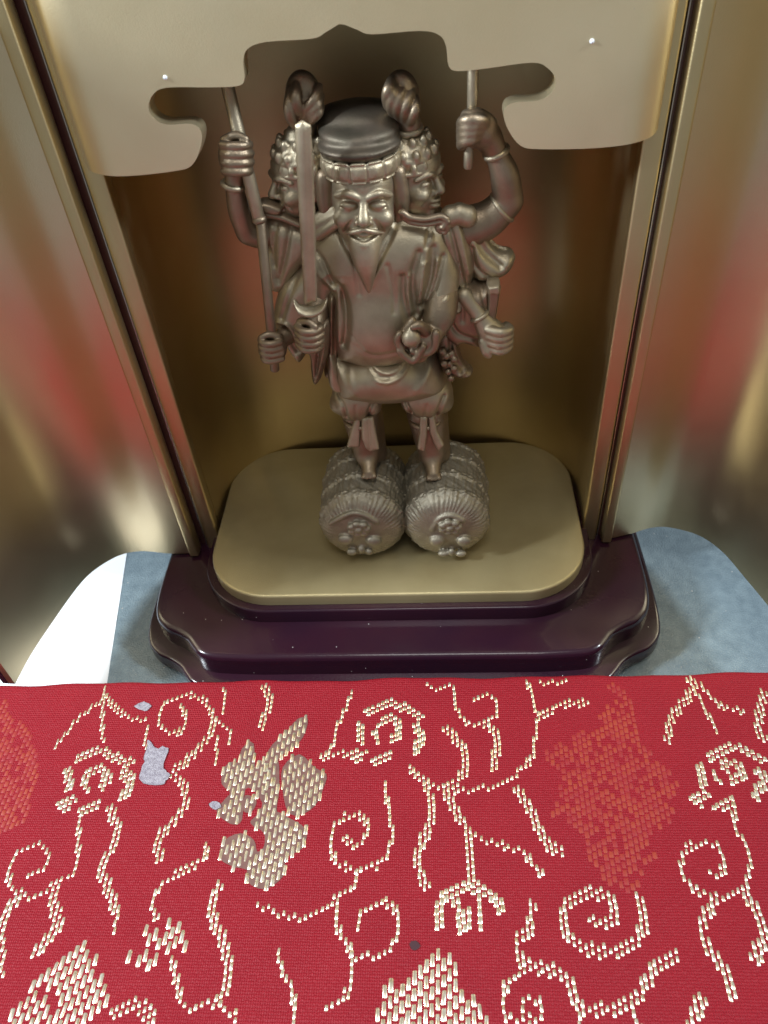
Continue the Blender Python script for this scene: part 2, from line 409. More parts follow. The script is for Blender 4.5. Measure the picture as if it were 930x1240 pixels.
# jambs: gold strip, lacquer frame strip
def bar(name, x0, x1, y0, y1, z0, z1, mat, parent, bev=0.05):
    return prism(rrect(x0, x1, y0, y1, bev, 3), z0, z1, name, mat, parent, bevel=bev)
for s in (-1, 1):
    cx = 0.075
    a, b = sorted((cx+s*5.06, cx+s*5.46)); bar('jamb', a, b, -0.30, 0.03, -0.79, TOP, GOLD, shrine, 0.06)

HIGHLIGHT = material('highlight_bead', (0.62, 0.60, 0.62), 1.0, 0.25)  # bright metal strip added as the highlight line along the frame edge
FRAME = material('red_brown_lacquer', (0.085, 0.032, 0.026), 0.0, 0.22, (0.06, 0.024, 0.022), 1.0, coat=0.3)
for s_ in (-1, 1):
    a, b = sorted((0.075+s_*5.48, 0.075+s_*5.90)); bar('frame_post', a, b, -0.12, 0.45, -0.79, TOP, FRAME, shrine)
    x_ = 0.075+s_*5.51; bar('highlight_strip', x_-0.016, x_+0.016, -0.20, -0.10, -0.79, TOP, HIGHLIGHT, shrine, 0.014)
# valance with cut-out, curving back at both ends
vl = [(-5.36, 9.88), (-5.2, 9.79), (-4.4, 9.73), (-3.48, 9.77), (-3.14, 9.85), (-2.91, 10.13), (-2.82, 10.40), (-2.95, 10.56), (-3.42, 10.58), (-3.62, 10.70), (-3.66, 10.88), (-3.53, 11.07), (-3.26, 11.17), (-2.5, 11.13), (-2.02, 11.12), (-1.87, 11.21), (-1.83, 11.50), (-1.72, 11.67), (-1.40, 11.75), (-0.62, 11.75), (-0.38, 11.83), (-0.15, 11.93)]
def densify(p, n=5, corner=()):
    return catmull(p, n)
L_ = densify(vl, 4); R_ = (L_*np.array([-1, 1])+np.array([-0.24, 0]))[::-1]
# right end of the outline reaches the right jamb
R_[:, 0] = np.where(R_[:, 0] > 3.3, 3.3+(R_[:, 0]-3.3)*(5.36-3.3)/(5.12-3.3), R_[:, 0])
low = np.concatenate([L_, R_[1:]])
def yfront(x):
    a = np.clip((np.abs(x-0.05)-4.55)/0.85, 0, 1.0); return -0.62+0.55*(1-np.sqrt(np.maximum(1-a*a, 0.0)))
# outline closed at the top, triangulated by Blender, then thickened
import bmesh
bm = bmesh.new()
topz = TOP-0.02
xs = np.linspace(5.36, -5.36, 60)
ol = [(a, b) for a, b in low]+[(x, topz) for x in xs]
vs = [bm.verts.new((a, 0, b)) for a, b in ol]
from mathutils.geometry import tessellate_polygon
tri = tessellate_polygon([[Vector((a, b, 0)) for a, b in ol]])
for t in tri:
    try: bm.faces.new([vs[i] for i in t])
    except ValueError: pass
# vertical cuts so that the ends can bend
for x in list(np.linspace(-5.33, -4.5, 12))+list(np.linspace(4.6, 5.33, 12)):
    bmesh.ops.bisect_plane(bm, geom=bm.verts[:]+bm.edges[:]+bm.faces[:], plane_co=(x, 0, 0), plane_no=(1, 0, 0))
bmesh.ops.recalc_face_normals(bm, faces=bm.faces)
bm.normal_update()
if sum(f.normal.y for f in bm.faces) > 0: bmesh.ops.reverse_faces(bm, faces=bm.faces)
ext = bmesh.ops.extrude_face_region(bm, geom=bm.faces[:])
newv = [e for e in ext['geom'] if isinstance(e, bmesh.types.BMVert)]
for v in newv: v.co.y -= 0.0
nset = set(newv)
for v in bm.verts:
    v.co.y = float(yfront(np.array(v.co.x))) + (0.0 if v in nset else 0.42)
bmesh.ops.recalc_face_normals(bm, faces=bm.faces)
for v in bm.verts:
    v.co = Vector((v.co.x*S, v.co.y*S, (v.co.z+ZO)*S))-Vector(shrine.location)
me = bpy.data.meshes.new('valance'); bm.to_mesh(me); bm.free()
me.materials.append(GOLDV); me.polygons.foreach_set('use_smooth', [True]*len(me.polygons)); me.set_sharp_from_angle(angle=math.radians(35))
val = link(bpy.data.objects.new('valance', me), shrine)
bv = val.modifiers.new('bevel', 'BEVEL'); bv.width = 0.0009; bv.segments = 3; bv.limit_method = 'ANGLE'; bv.angle_limit = math.radians(50)

GLINT = material('pale_glint', (0.78, 0.83, 0.92), 0.0, 0.3)  # glints on the valance put in as small pale dots
for tx, ty in ((717, 50), (200, 94)):
    p_ = at(tx, ty, -0.63); V = [(p_[0], p_[1]-0.045, p_[2])]; F = []
    for r_, d_ in ((0.025, -0.03), (0.04, 0.0), (0.04, 0.03)):
        for i_ in range(12): V.append((p_[0]+r_*math.cos(i_*math.pi/6), p_[1]+d_, p_[2]+r_*math.sin(i_*math.pi/6)))
    for i_ in range(12): F.append((0, 1+i_, 1+(i_+1) % 12))
    for k_ in (0, 1):
        for i_ in range(12): F.append((1+k_*12+i_, 13+k_*12+i_, 13+k_*12+(i_+1) % 12, 1+k_*12+(i_+1) % 12))
    mesh('glint_dot', V, F, GLINT, shrine)
# doors: quarter-round sheets standing open
dl = catmull([(-5.72, -0.55), (-6.4, -0.56), (-7.3, -0.44), (-7.95, -0.62), (-8.5, -1.18), (-8.78, -1.85), (-9.06, -3.05), (-9.24, -4.0), (-9.31, -4.86)], 8)
dr = catmull([(5.82, -0.36), (6.5, -0.18), (7.1, 0.03), (7.6, 0.02), (8.28, -0.30), (8.74, -0.92), (9.06, -1.85), (9.4, -2.95), (9.62, -3.9), (9.74, -4.80)], 8)
for path, flip in ((dl, False), (dr, True)):
    p = path if not flip else path
    # outer side is away from the viewer's side
    pp = p[::-1] if not flip else p
    q = wallsheet(pp, -0.72, TOP, 0.16, 'door', GOLDD, shrine, nz=2)
    # lacquer skin on the outside of the door
    d = np.gradient(pp, axis=0); nn = np.stack([-d[:, 1], d[:, 0]], 1); nn /= np.linalg.norm(nn, axis=1)[:, None]
    wallsheet(pp+nn*0.165, -0.72, TOP, 0.16, 'door_back', LACQ, q, nz=2)
    e = p[0]; sx = -1 if not flip else 1
    a, b = sorted((e[0]+sx*0.10, e[0]-sx*0.16)); bar('door_stile', a, b, e[1]-0.14, e[1]+0.26, -0.70, TOP-0.01, GOLD, q, 0.05)

# ------------------------------------------------------------------ brocade-covered stand in front
CZ = -0.30
e0 = on(0, 827, CZ); e1 = on(930, 812, CZ)
ang = math.atan2(e1[1]-e0[1], e1[0]-e0[0]); cax = np.array([math.cos(ang), math.sin(ang)]); cay = np.array([-math.sin(ang), math.cos(ang)])
org = (e0+e1)[:2]/2
def cpt(u, v): return org+cax*u+cay*v
bm_v = []; bm_f = []
# profile along v: back edge rounded, falls to the table
prof = [(0.0, -ZO+0.002), (0.0, CZ-0.16)]+[(-0.12+0.12*math.cos(a), CZ-0.16+0.16*math.sin(a)) for a in np.linspace(0, math.pi/2, 7)][1:]
prof += [(-0.12-x, CZ) for x in np.linspace(0.1, 13.4, 90)]+[(-13.64, CZ-0.1), (-13.68, -ZO+0.002)]
us = np.linspace(-13.5, 13.5, 120)
for j, (v, z) in enumerate(prof):
    for u in us:
        edge = math.exp(-((v+0.1)/0.25)**2)
        c = cpt(u, v+0.025*edge*math.sin(u*1.7)+0.015*math.sin(u*4.1)*edge)
        zz = z+(0.012*math.sin(u*0.9+v*0.5)+0.008*math.sin(u*2.3-v*1.1)) if z > -ZO+0.1 else z
        bm_v.append((c[0], c[1], zz))
nu = len(us)
for j in range(len(prof)-1):
    for i in range(nu-1): bm_f.append((j*nu+i, j*nu+i+1, (j+1)*nu+i+1, (j+1)*nu+i))
nv = len(prof)
bm_f.append(tuple(j*nu for j in range(nv))); bm_f.append(tuple(j*nu+nu-1 for j in range(nv))[::-1]); bm_f.append(tuple(list(range(nu))[::-1])+tuple(range((nv-1)*nu, nv*nu)))
bm_f = [tuple(reversed(f)) for f in bm_f]
stand = mesh('brocade_stand', bm_v, bm_f, CLOTH, None, True, auto=60)
stand['label'] = 'low stand covered in red brocade with gold woven flowers and vines'; stand['category'] = 'cloth'
def czs(u, v): return CZ+0.012*math.sin(u*0.9+v*0.5)+0.008*math.sin(u*2.3-v*1.1)

def uv(px, py):
    q = on(px, py, CZ)[:2]-org; return np.array([q@cax, q@cay])
CELL = 0.102
def stitch_mesh(name, cells, mat, rz=0.011, wd=0.041, label=None):
    """cells: (u, v, half-length); each a little raised bead of metal thread"""
    V = []; F = []
    for (u, v, hl) in cells:
        lean = 0.02+rng.normal(0, 0.05); wj = wd*rng.uniform(0.85, 1.12); hl = hl*rng.uniform(0.88, 1.05); zj = rz*rng.uniform(0.8, 1.2)
        b = len(V); n = 0
        for t, k in ((-1, 0.72), (-0.84, 1), (0.84, 1), (1, 0.72)):
            for sx, sz in ((-1, -0.5), (-0.72, 0.62), (0, 1.0), (0.72, 0.62), (1, -0.5)):
                uu = u+sx*wj*k+lean*t*hl; vv = v+t*hl
                c = cpt(uu, vv); V.append((c[0], c[1], czs(u, v)+zj*(sz*k if sz > 0 else sz)*(0.55 if abs(t) == 1 else 1)))
        for r in range(3):
            for i in range(4): F.append((b+r*5+i, b+r*5+i+1, b+(r+1)*5+i+1, b+(r+1)*5+i))
        F.append((b, b+1, b+2, b+3, b+4)); F.append((b+15+4, b+15+3, b+15+2, b+15+1, b+15))
    if not V: return None
    F = [tuple(reversed(f)) for f in F]
    o = mesh(name, V, F, mat, stand, True, label=label, auto=80)
    return o
def inpoly(p, q):
    c = False
    for i in range(len(q)):
        a, b = q[i], q[i-1]
        if (a[1] > p[1]) != (b[1] > p[1]) and p[0] < (b[0]-a[0])*(p[1]-a[1])/(b[1]-a[1])+a[0]: c = not c
    return c
def fill(polys, step=0.255):
    out = []
    for poly in polys:
        q = catmull([uv(*p) for p in poly], 3, True)
        for i in range(int(math.floor(q[:, 0].min()/CELL)), int(math.ceil(q[:, 0].max()/CELL))+1):
            u0 = i*CELL; off = (i*0.37 % 1.0)*step
            for j in range(int(math.floor(q[:, 1].min()/step))-1, int(math.ceil(q[:, 1].max()/step))+1):
                v = j*step+off; u = u0+0.03*(v-q[0, 1])
                if inpoly((u, v), q):
                    if v < -0.15: out.append((u, v, step*0.43))
    return out
def vine(pts, wd=1.0, smooth=True):
    q = np.array([uv(*p) for p in pts])
    if smooth and len(q) > 2: q = catmull(q, 6)
    seg = np.linalg.norm(np.diff(q, axis=0), axis=1); L = np.concatenate([[0], np.cumsum(seg)])
    out = {}
    for s in np.arange(0, L[-1], 0.035):
        p = np.array([np.interp(s, L, q[:, 0]), np.interp(s, L, q[:, 1])]); i = min(np.searchsorted(L, s), len(q)-1)
        t = q[i]-q[i-1] if i > 0 else q[1]-q[0]; t = t/(np.linalg.norm(t)+1e-9)
        ws = (0,) if wd <= 1.0 else (-0.34, 0.34)
        for o in ws:
            pp = p+np.array([-t[1], t[0]])*o*CELL*1.2 if wd > 1 else p
            st = 0.125 if abs(t[1]) < 0.8 else 0.15
            iu = round(pp[0]/CELL); jv = math.floor((pp[1]-(iu*0.37 % 1.0)*0.13)/0.13)
            out.setdefault((iu, jv), (iu*CELL+0.4*(pp[0]-iu*CELL), (jv+0.5)*0.13+(iu*0.37 % 1.0)*0.13, (0.052 if abs(t[1]) < 0.7 else 0.068)))
    return [c for c in out.values() if c[1] < -0.15]
def scrap(poly, name, mat, dz, base=0.012):
    q = [uv(*p) for p in poly]; V = []; n = len(q)
    for z in (0.0, dz):
        for u, v in q: c = cpt(u, v); V.append((c[0], c[1], czs(u, v)+base+z))
    F = [tuple(range(n, 2*n)), tuple(range(n-1, -1, -1))]+[(i, (i+1) % n, n+(i+1) % n, n+i) for i in range(n)]
    return mesh(name, V, F, mat, stand, False)
def ground(polys):
    for poly in polys:
        scrap([tuple(p) for p in catmull(poly, 3, True)][::-1], 'thread_ground', UNDER, 0.003, 0.002)
def c8(l): return [(240+a/4.895, 870+b/4.895) for a, b in l]
def cL(l): return [(a/2, 800+b/2) for a, b in l]
def cR(l): return [(465+a/2, 800+b/2) for a, b in l]
F1 = [c8([(590, 0), (650, 0), (620, 110), (540, 190), (480, 230), (460, 330), (440, 400), (400, 400), (410, 200), (520, 80)]),
      c8([(260, 180), (330, 150), (330, 400), (280, 420), (260, 600), (210, 630), (150, 600), (110, 550), (160, 480), (190, 440), (140, 390), (150, 310), (190, 260), (240, 260)]),
      c8([(340, 290), (410, 240), (400, 400), (440, 400), (475, 250), (480, 420), (465, 540), (490, 560), (540, 590), (640, 660), (620, 770), (520, 830), (510, 930), (400, 1015), (290, 970), (290, 900), (210, 880), (130, 830), (150, 730), (250, 680), (330, 720), (350, 790), (390, 760), (390, 680), (330, 640), (310, 610), (350, 570), (380, 500), (330, 420)]),
      c8([(500, 290), (600, 210), (690, 290), (760, 330), (740, 420), (690, 520), (600, 575), (530, 550), (500, 420)]),
      c8([(280, 455), (345, 485), (320, 550), (270, 550)])]
ground(F1)
stitch_mesh('woven_flower', fill(F1), THREAD, label='full gold orchid with a stem on the left of the cloth')
stitch_mesh('woven_flower', fill([cL([(100, 745), (150, 710), (190, 685), (230, 715), (238, 760), (265, 800), (250, 850), (200, 885), (150, 890), (60, 890), (10, 870), (50, 815), (110, 812), (135, 840), (140, 795), (65, 800)])]), THREAD, label='broad gold flower at the front left corner')
stitch_mesh('woven_flower', fill([[(465, 1198), (490, 1180), (508, 1163), (512, 1155), (535, 1152), (557, 1165), (557, 1193), (580, 1212), (584, 1250), (462, 1250), (458, 1215)]]), THREAD, label='broad gold flower cut by the front edge in the middle')
stitch_mesh('woven_flower', fill([[(171, 1128), (181, 1123), (194, 1138), (192, 1148), (178, 1140)], [(198, 1122), (212, 1113), (222, 1125), (228, 1142), (216, 1152), (202, 1146)], [(152, 1158), (165, 1154), (192, 1160), (190, 1168), (170, 1170)]]), THREAD, label='tiny gold three-petal bud')
def ringflower(cx, cy, s=1.0):
    g = [([(185, 240), (235, 215), (275, 230), (320, 250)], 2), ([(165, 265), (168, 310)], 2), ([(145, 345), (185, 335)], 2), ([(298, 270), (318, 295), (295, 335)], 2), ([(200, 285), (215, 308)], 1), ([(215, 270), (245, 255), (265, 285), (240, 305)], 2), ([(200, 362), (245, 345)], 2), ([(150, 350), (170, 352)], 2)]
    out = []
    for l, wd in g: out += vine([(cx+(a-235)/2*s, cy+(b-285)/2*s) for a, b in l], wd)
    return out
for cx, cy, lb in ((117, 943, 'gold ring-shaped blossom at the left'), (470, 885, 'gold ring-shaped blossom in the middle near the back edge'), (884, 938, 'gold ring-shaped blossom at the right')):
    stitch_mesh('woven_blossom', ringflower(cx, cy), THREAD, label=lb)
stitch_mesh('woven_bud', vine(cR([(135, 640), (140, 580), (190, 555), (250, 555), (290, 605)]), 2)+vine(cR([(175, 580), (192, 655)]), 2)+vine(cR([(232, 565), (236, 640)]), 2)+vine(cR([(205, 610), (200, 655)]), 1), THREAD)
V1 = [  # groups of lines that belong to one vine
 [([(127, 830), (125, 845), (100, 865), (75, 892), (67, 907)], 1), ([(127, 838), (124, 870), (125, 897)], 1), ([(130, 845), (145, 862), (170, 872), (178, 870)], 1)],
 [([(220, 857), (227, 872), (215, 887), (197, 882), (192, 865), (205, 850), (227, 841), (250, 850), (260, 870), (277, 882), (277, 900)], 1), ([(260, 870), (255, 885), (245, 902), (225, 922), (207, 935)], 1.2), ([(178, 883), (176, 905)], 1)],
 [([(208, 935), (222, 947), (225, 970), (215, 990), (195, 1010), (190, 1025), (195, 1040)], 1.5)],
 [([(272, 828), (272, 860)], 1)], [([(265, 895), (260, 922)], 1)],
 [([(315, 820), (325, 840), (325, 855), (315, 880)], 1.5)],
 [([(97, 980), (95, 1010), (92, 1050), (77, 1065)], 1), ([(35, 1060), (50, 1055), (59, 1040), (50, 1025), (32, 1025), (15, 1040), (10, 1060), (22, 1080), (42, 1085), (60, 1075), (77, 1065)], 1), ([(22, 1088), (7, 1105), (2, 1125), (0, 1180)], 1.5), ([(65, 1080), (65, 1100), (72, 1115), (60, 1132), (40, 1157)], 1.5)],
 [([(132, 977), (142, 1005), (135, 1025), (122, 1050), (132, 1077), (142, 1105), (137, 1127)], 1.5)],
 [([(250, 1022), (247, 1040), (220, 1055), (192, 1075), (185, 1100), (190, 1112)], 1)],
 [([(207, 1160), (217, 1200), (225, 1220), (262, 1215), (290, 1235)], 1), ([(265, 1072), (257, 1095), (260, 1120), (272, 1145), (277, 1180), (272, 1200), (265, 1212)], 1.5)],
 [([(135, 1225), (155, 1215), (172, 1220), (187, 1240)], 1.5)],
 [([(417, 1015), (430, 1022), (442, 1015), (445, 1000), (435, 987), (420, 987), (402, 1005), (400, 1025), (410, 1045), (435, 1052), (460, 1045), (472, 1025), (474, 1000), (468, 965), (467, 945)], 1),
  ([(435, 1052), (425, 1075), (410, 1085), (390, 1100), (365, 1112), (335, 1105), (310, 1095)], 1), ([(407, 1090), (407, 1120), (422, 1145), (425, 1155), (445, 1158), (470, 1150), (483, 1130), (480, 1105), (465, 1092), (445, 1098), (433, 1115), (434, 1124)], 1), ([(427, 1155), (427, 1185), (420, 1202), (397, 1220)], 1)],
 [([(337, 1155), (345, 1180), (355, 1200), (354, 1240)], 1)],
 [([(425, 835), (420, 855), (407, 880), (402, 902), (390, 917), (415, 912), (435, 920)], 1)],
 [([(497, 930), (515, 945), (540, 955), (572, 957), (615, 945), (642, 920), (647, 900), (651, 870), (640, 830), (630, 817)], 1), ([(540, 955), (562, 935), (562, 910), (540, 880)], 1.5), ([(625, 955), (640, 975), (652, 1000), (667, 1025), (680, 1029)], 1.3), ([(515, 945), (522, 970), (520, 1000), (505, 1035), (517, 1075)], 1.5), ([(540, 960), (560, 995), (567, 1010), (572, 1065)], 1.3), ([(570, 1010), (595, 1020), (630, 1030), (657, 1060)], 1)],
 [([(505, 820), (530, 835), (547, 830), (552, 855), (565, 875), (587, 877), (602, 862), (597, 845), (585, 840), (575, 850)], 1), ([(595, 880), (602, 897), (597, 930)], 1.5)],
 [([(657, 865), (680, 852), (712, 850)], 1.3)], [([(655, 825), (685, 822)], 2)],
 [([(715, 1110), (730, 1117), (745, 1110), (740, 1090), (715, 1081), (690, 1090), (682, 1115), (695, 1140), (725, 1152), (760, 1147), (780, 1120), (775, 1085)], 1.3)],
 [([(645, 1095), (640, 1125), (627, 1140), (635, 1165), (675, 1177), (695, 1200), (705, 1220), (765, 1215), (785, 1185), (805, 1160), (822, 1160)], 1.5), ([(635, 1170), (615, 1190), (607, 1215), (620, 1235), (655, 1230), (652, 1212), (635, 1212), (632, 1225)], 1), ([(705, 1220), (700, 1240)], 1), ([(765, 1222), (775, 1242)], 1)],
 [([(835, 822), (840, 835), (815, 865), (807, 895)], 1.3), ([(840, 830), (852, 855), (870, 887)], 1), ([(850, 830), (875, 855), (905, 862)], 1)],
 [([(890, 970), (890, 1000), (905, 1025), (907, 1050), (900, 1075), (870, 1085), (840, 1075), (825, 1050), (832, 1027), (855, 1020), (875, 1030), (875, 1052), (860, 1060)], 1), ([(865, 1090), (850, 1120), (855, 1145), (875, 1170), (887, 1207)], 1.5), ([(902, 1080), (920, 1110), (925, 1135), (912, 1165)], 1.5)],
 [([(850, 1207), (835, 1245)], 1.3)], [([(925, 840), (917, 880), (927, 897)], 1.3)],
]
for g in V1:
    c = []
    for l, wd in g: c += vine(l, wd)
    stitch_mesh('woven_vine', c, THREAD, wd=0.029)
def thin(polys, step):
    return [c for c in fill([[tuple(p) for p in catmull(q, 5, True)+rng.normal(0, 2.0, (len(q)*5, 2))] for q in polys], step) if rng.random() < 0.82]
stitch_mesh('orange_woven_flower', thin([cR([(560, 50), (600, 100), (620, 190), (690, 260), (715, 330), (690, 400), (650, 420), (660, 480), (610, 550), (560, 550), (500, 490), (480, 420), (410, 370), (420, 300), (390, 220), (480, 170), (540, 100)])], 0.15), ORANGE, 0.006, 0.044, label='faded orange flower')
stitch_mesh('orange_woven_flower', thin([[(-30, 840), (30, 880), (48, 920), (35, 980), (15, 1005), (-30, 1000)]], 0.15), ORANGE, 0.006, 0.044, label='faded orange flower at the left edge')
def rag(poly, j=2.0):
    p = catmull(poly, 4, True); return [tuple(a+rng.normal(0, j*0.4, 2)) for a in p][::-1]
scrap(rag([(180, 897), (188, 906), (203, 906), (199, 930), (205, 940), (195, 951), (170, 947), (173, 930), (176, 915)]), 'worn_patch', FOIL, 0.012)
scrap(rag([(163, 856), (175, 851), (184, 856), (176, 862)], 1), 'worn_patch', FOIL, 0.01)
scrap(rag([(253, 975), (260, 971), (269, 977), (260, 981)], 1), 'worn_patch', FOIL, 0.01)
scrap(rag([(496, 1143), (503, 1139), (509, 1146), (501, 1151)], 1), 'dark_spot', STAINM, 0.003)

# ------------------------------------------------------------------ the statue
statue = empty('statue', (0.35, -0.3, 0), 'bronze painted three-faced six-armed deity statue standing on two straw bales', 'statue')
A = at
#BODYSTART
def px3(l, Y): return [at(a, b, Y) for a, b in l]
UP = np.array([0, 0, 1.0])

# straw bales
def bale(cx, cz, r0, feats, label):
    yc, hl = -0.34, 1.12
    F = Field((cx-r0-0.22, yc-hl-0.5, -0.05), (cx+r0+0.22, yc+hl+0.35, cz+r0+0.25), 0.03)
    X, Y, Z = F.ax[0][:, None, None]-cx, F.ax[1][None, :, None]-yc, F.ax[2][None, None, :]-cz
    rr = np.sqrt(X*X+Z*Z)+1e-6; th = np.arctan2(Z, X)
    ph = 0.7*cx
    r = r0*(1-0.05*(Y/hl)**2)+0.008*np.sin(th*41+2.0*np.sin(Y*2.3+ph))+0.008*np.sin(th*67+5*np.sin(Y*1.3))+0.02*np.sin(th*7+Y*2+ph)*np.sin(Y*3.1)
    for yb in (-0.92, -0.30, 0.38, 0.95):
        for o in (-0.045, 0.05):
            r = r+0.05*np.exp(-((Y-yb-o)/0.045)**2)*(1+0.28*np.sin(th*26+(Y-yb)*45))
    r = r+0.016*np.sin(X*13+Y*9)*np.sin(Z*11-Y*7)+0.010*np.sin(X*31+Y*17)*np.sin(Z*27+Y*23)
    q = np.clip(rr/r0, 0, 1.1)
    end = np.abs(Y)-(hl+0.26*(1-q**2.4)+0.017*np.sin(th*53+2*np.sin(q*7+ph)+1.2*np.sin(th*9))*np.clip(q*2-0.5, 0, 1))
    a = rr-r
    k = 0.22; h = np.maximum(k-np.abs(a-end), 0)/k
    F.D = ((np.maximum(a, end)+h*h*k*0.25)*0.8).astype(np.float32)
    for c, rd in feats['balls']:
        p = at(*c, -1.74); F.ell(p, rd, 0.04)
    for l in feats['ridges']:
        F.tube([at(a, b, -1.66) for a, b in l], 0.06, 0.05)
    rc = at(*feats['rose'], -1.78)
    for i in range(7):
        a = i*2*math.pi/7; F.ell(rc+np.array([0.20*math.cos(a), 0.02, 0.17*math.sin(a)]), (0.11, 0.09, 0.09), 0.03)
    F.ell(rc, (0.11, 0.1, 0.1), 0.03)
    F.D = np.maximum(F.D, -(F.ax[2][None, None, :]-0.004))
    return F.build('straw_bale', STRAW, statue, 0, label=label)
bale(-0.71, 1.04, 1.10, dict(balls=[((418, 653), (0.2, 0.12, 0.16)), ((452.6, 655), (0.2, 0.12, 0.17)), ((426, 668), (0.14, 0.1, 0.1)), ((438, 665), (0.1, 0.1, 0.12)), ((447, 668), (0.1, 0.08, 0.1))],
     ridges=[[(400, 634), (414, 626), (428, 621), (442, 624), (456, 632)]], rose=(434.5, 641)), 'straw bale under the foot at the viewer\'s left')
bale(1.43, 1.02, 1.09, dict(balls=[((529, 655), (0.19, 0.12, 0.17)), ((562, 655), (0.19, 0.12, 0.17)), ((537, 670), (0.15, 0.1, 0.09)), ((547, 668), (0.09, 0.1, 0.13)), ((558, 670), (0.15, 0.1, 0.09))],
     ridges=[[(524, 640), (532, 628), (546, 624), (560, 630)]], rose=(545, 639)), 'straw bale under the foot at the viewer\'s right')

# legs and feet
for (kx, ky), (ax_, ay), (tx, ty) in (((437, 500), (445, 548), (447, 572)), ((516, 500), (523, 548), (525, 574))):
    k_, a_, t_ = at(kx, ky, 0.0), at(ax_, ay, -0.25), at(tx, ty, -0.75)
    F = Field(*bounds([k_, a_, t_], 0.65), 0.03)
    F.cap(k_, a_, 0.48, 0.34, 0.1); F.cap(a_, t_, 0.26, 0.17, 0.1)
    for i in range(4): F.ell(t_+np.array([(i-1.5)*0.095, -0.12+0.02*abs(i-1.2), -0.03]), (0.06, 0.11, 0.06), 0.03)
    F.cap(k_+np.array([0.3, 0.2, -0.2]), a_+np.array([0.25, 0.2, -0.2]), 0.22, 0.22, 0.2)
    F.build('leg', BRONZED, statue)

# baggy trousers, gathered under the knee
F = Field(*bounds(px3([(395, 455), (550, 455), (395, 515), (550, 515)], 0.0), 0.95), 0.03)
F.ell(at(432, 480, -0.05), (0.60, 0.62, 0.60), 0.1); F.ell(at(516, 476, -0.05), (0.64, 0.62, 0.60), 0.1)
F.ell(at(474, 455, 0.1), (1.1, 0.55, 0.45), 0.2)
F.ell(at(410, 488, -0.1), (0.22, 0.3, 0.22), 0.08); F.ell(at(452, 490, -0.15), (0.2, 0.32, 0.22), 0.08)
F.ell(at(497, 486, -0.15), (0.2, 0.32, 0.22), 0.08); F.ell(at(538, 486, -0.1), (0.22, 0.3, 0.24), 0.08)
F.groove(px2([(445, 508), (448, 494), (456, 486)], -0.5), 0.05, 0.09); F.groove(px2([(420, 504), (417, 490), (409, 482)], -0.5), 0.04, 0.07)
F.groove(px2([(500, 504), (494, 494), (488, 484)], -0.5), 0.05, 0.09); F.groove(px2([(528, 505), (532, 492), (537, 482)], -0.5), 0.05, 0.09)
F.groove(px2([(432, 506), (431, 488)], -0.5), 0.04, 0.035); F.groove(px2([(514, 504), (517, 486)], -0.5), 0.04, 0.035)
F.build('trousers', BRONZE, statue)
for c, rx in ((436, 0.36), (515, 0.36)):
    p = at(c, 506, -0.12); F = Field(p-0.6, p+0.6, 0.025)
    F.tube([p+np.array([rx*math.cos(a), 0.42*math.sin(a), 0]) for a in np.linspace(0, 2*math.pi, 13)], 0.06, 0.04)
    F.build('knee_band', BRONZED, statue)
def slab(name, outline, Y, T, mat, h=0.022, wd=0.08, yx=0.0, yz=0.0, smooth=False, grooves=(), k=0.03):
    q = px2(outline, Y); lo = [q[:, 0].min()-0.2, Y-T-0.3-abs(yz)*2, q[:, 1].min()-0.2]; hi = [q[:, 0].max()+0.2, Y+T+0.3+abs(yz)*2, q[:, 1].max()+0.2]
    F = Field(lo, hi, h); F.relief(q, Y, T, wd, k, yx=yx, yz=yz, smooth=smooth)
    for l, w_, d_ in grooves: F.groove(px2(l, Y), w_, d_)
    return F.build(name, mat, statue)
slab('ribbon_tail', [(430, 507), (437, 508), (436, 538), (420, 538), (425, 520)], -0.56, 0.07, BRONZE, yz=0.25)
slab('ribbon_tail', [(437, 508), (452, 507), (456, 525), (460, 540), (448, 543), (443, 539), (438, 530)], -0.62, 0.08, BRONZE, yz=0.25, grooves=[([(446, 510), (449, 540)], 0.04, 0.03)])
slab('ribbon_tail', [(508, 506), (518, 507), (517, 527), (514, 543), (505, 540), (508, 522)], -0.62, 0.08, BRONZE, yz=0.25, grooves=[([(513, 508), (511, 540)], 0.03, 0.02)])
slab('ribbon_tail', [(518, 507), (526, 505), (530, 522), (538, 536), (531, 543), (524, 533), (520, 524)], -0.58, 0.07, BRONZE, yz=0.25)

# robe: torso, shoulders and hanging sleeves
robe_out = [(400, 262), (384, 292), (378, 325), (391, 338), (401, 372), (405, 425), (425, 431), (480, 433), (512, 426), (524, 396), (541, 370), (546, 330), (539, 292), (522, 268), (492, 255), (430, 258)]
q = px2(robe_out, 0)
F = Field([q[:, 0].min()-0.3, -1.5, q[:, 1].min()-0.3], [q[:, 0].max()+0.3, 1.2, q[:, 1].max()+0.3], 0.024)
F.relief(q, 0.05, 0.82, 0.95, 0.1)
F.ell(at(457, 392, -0.10), (0.95, 0.84, 1.05), 0.35)
F.ell(at(500, 285, 0.05), (0.72, 0.6, 0.5), 0.3); F.ell(at(412, 290, 0.05), (0.5, 0.55, 0.5), 0.3)
F.tube([at(520, 300, -0.05), at(532, 335, -0.2), at(528, 372, -0.5)], [0.42, 0.40, 0.30], 0.15)
F.tube([at(400, 300, -0.05), at(388, 335, -0.15), at(392, 365, -0.2)], [0.4, 0.30, 0.2], 0.15)
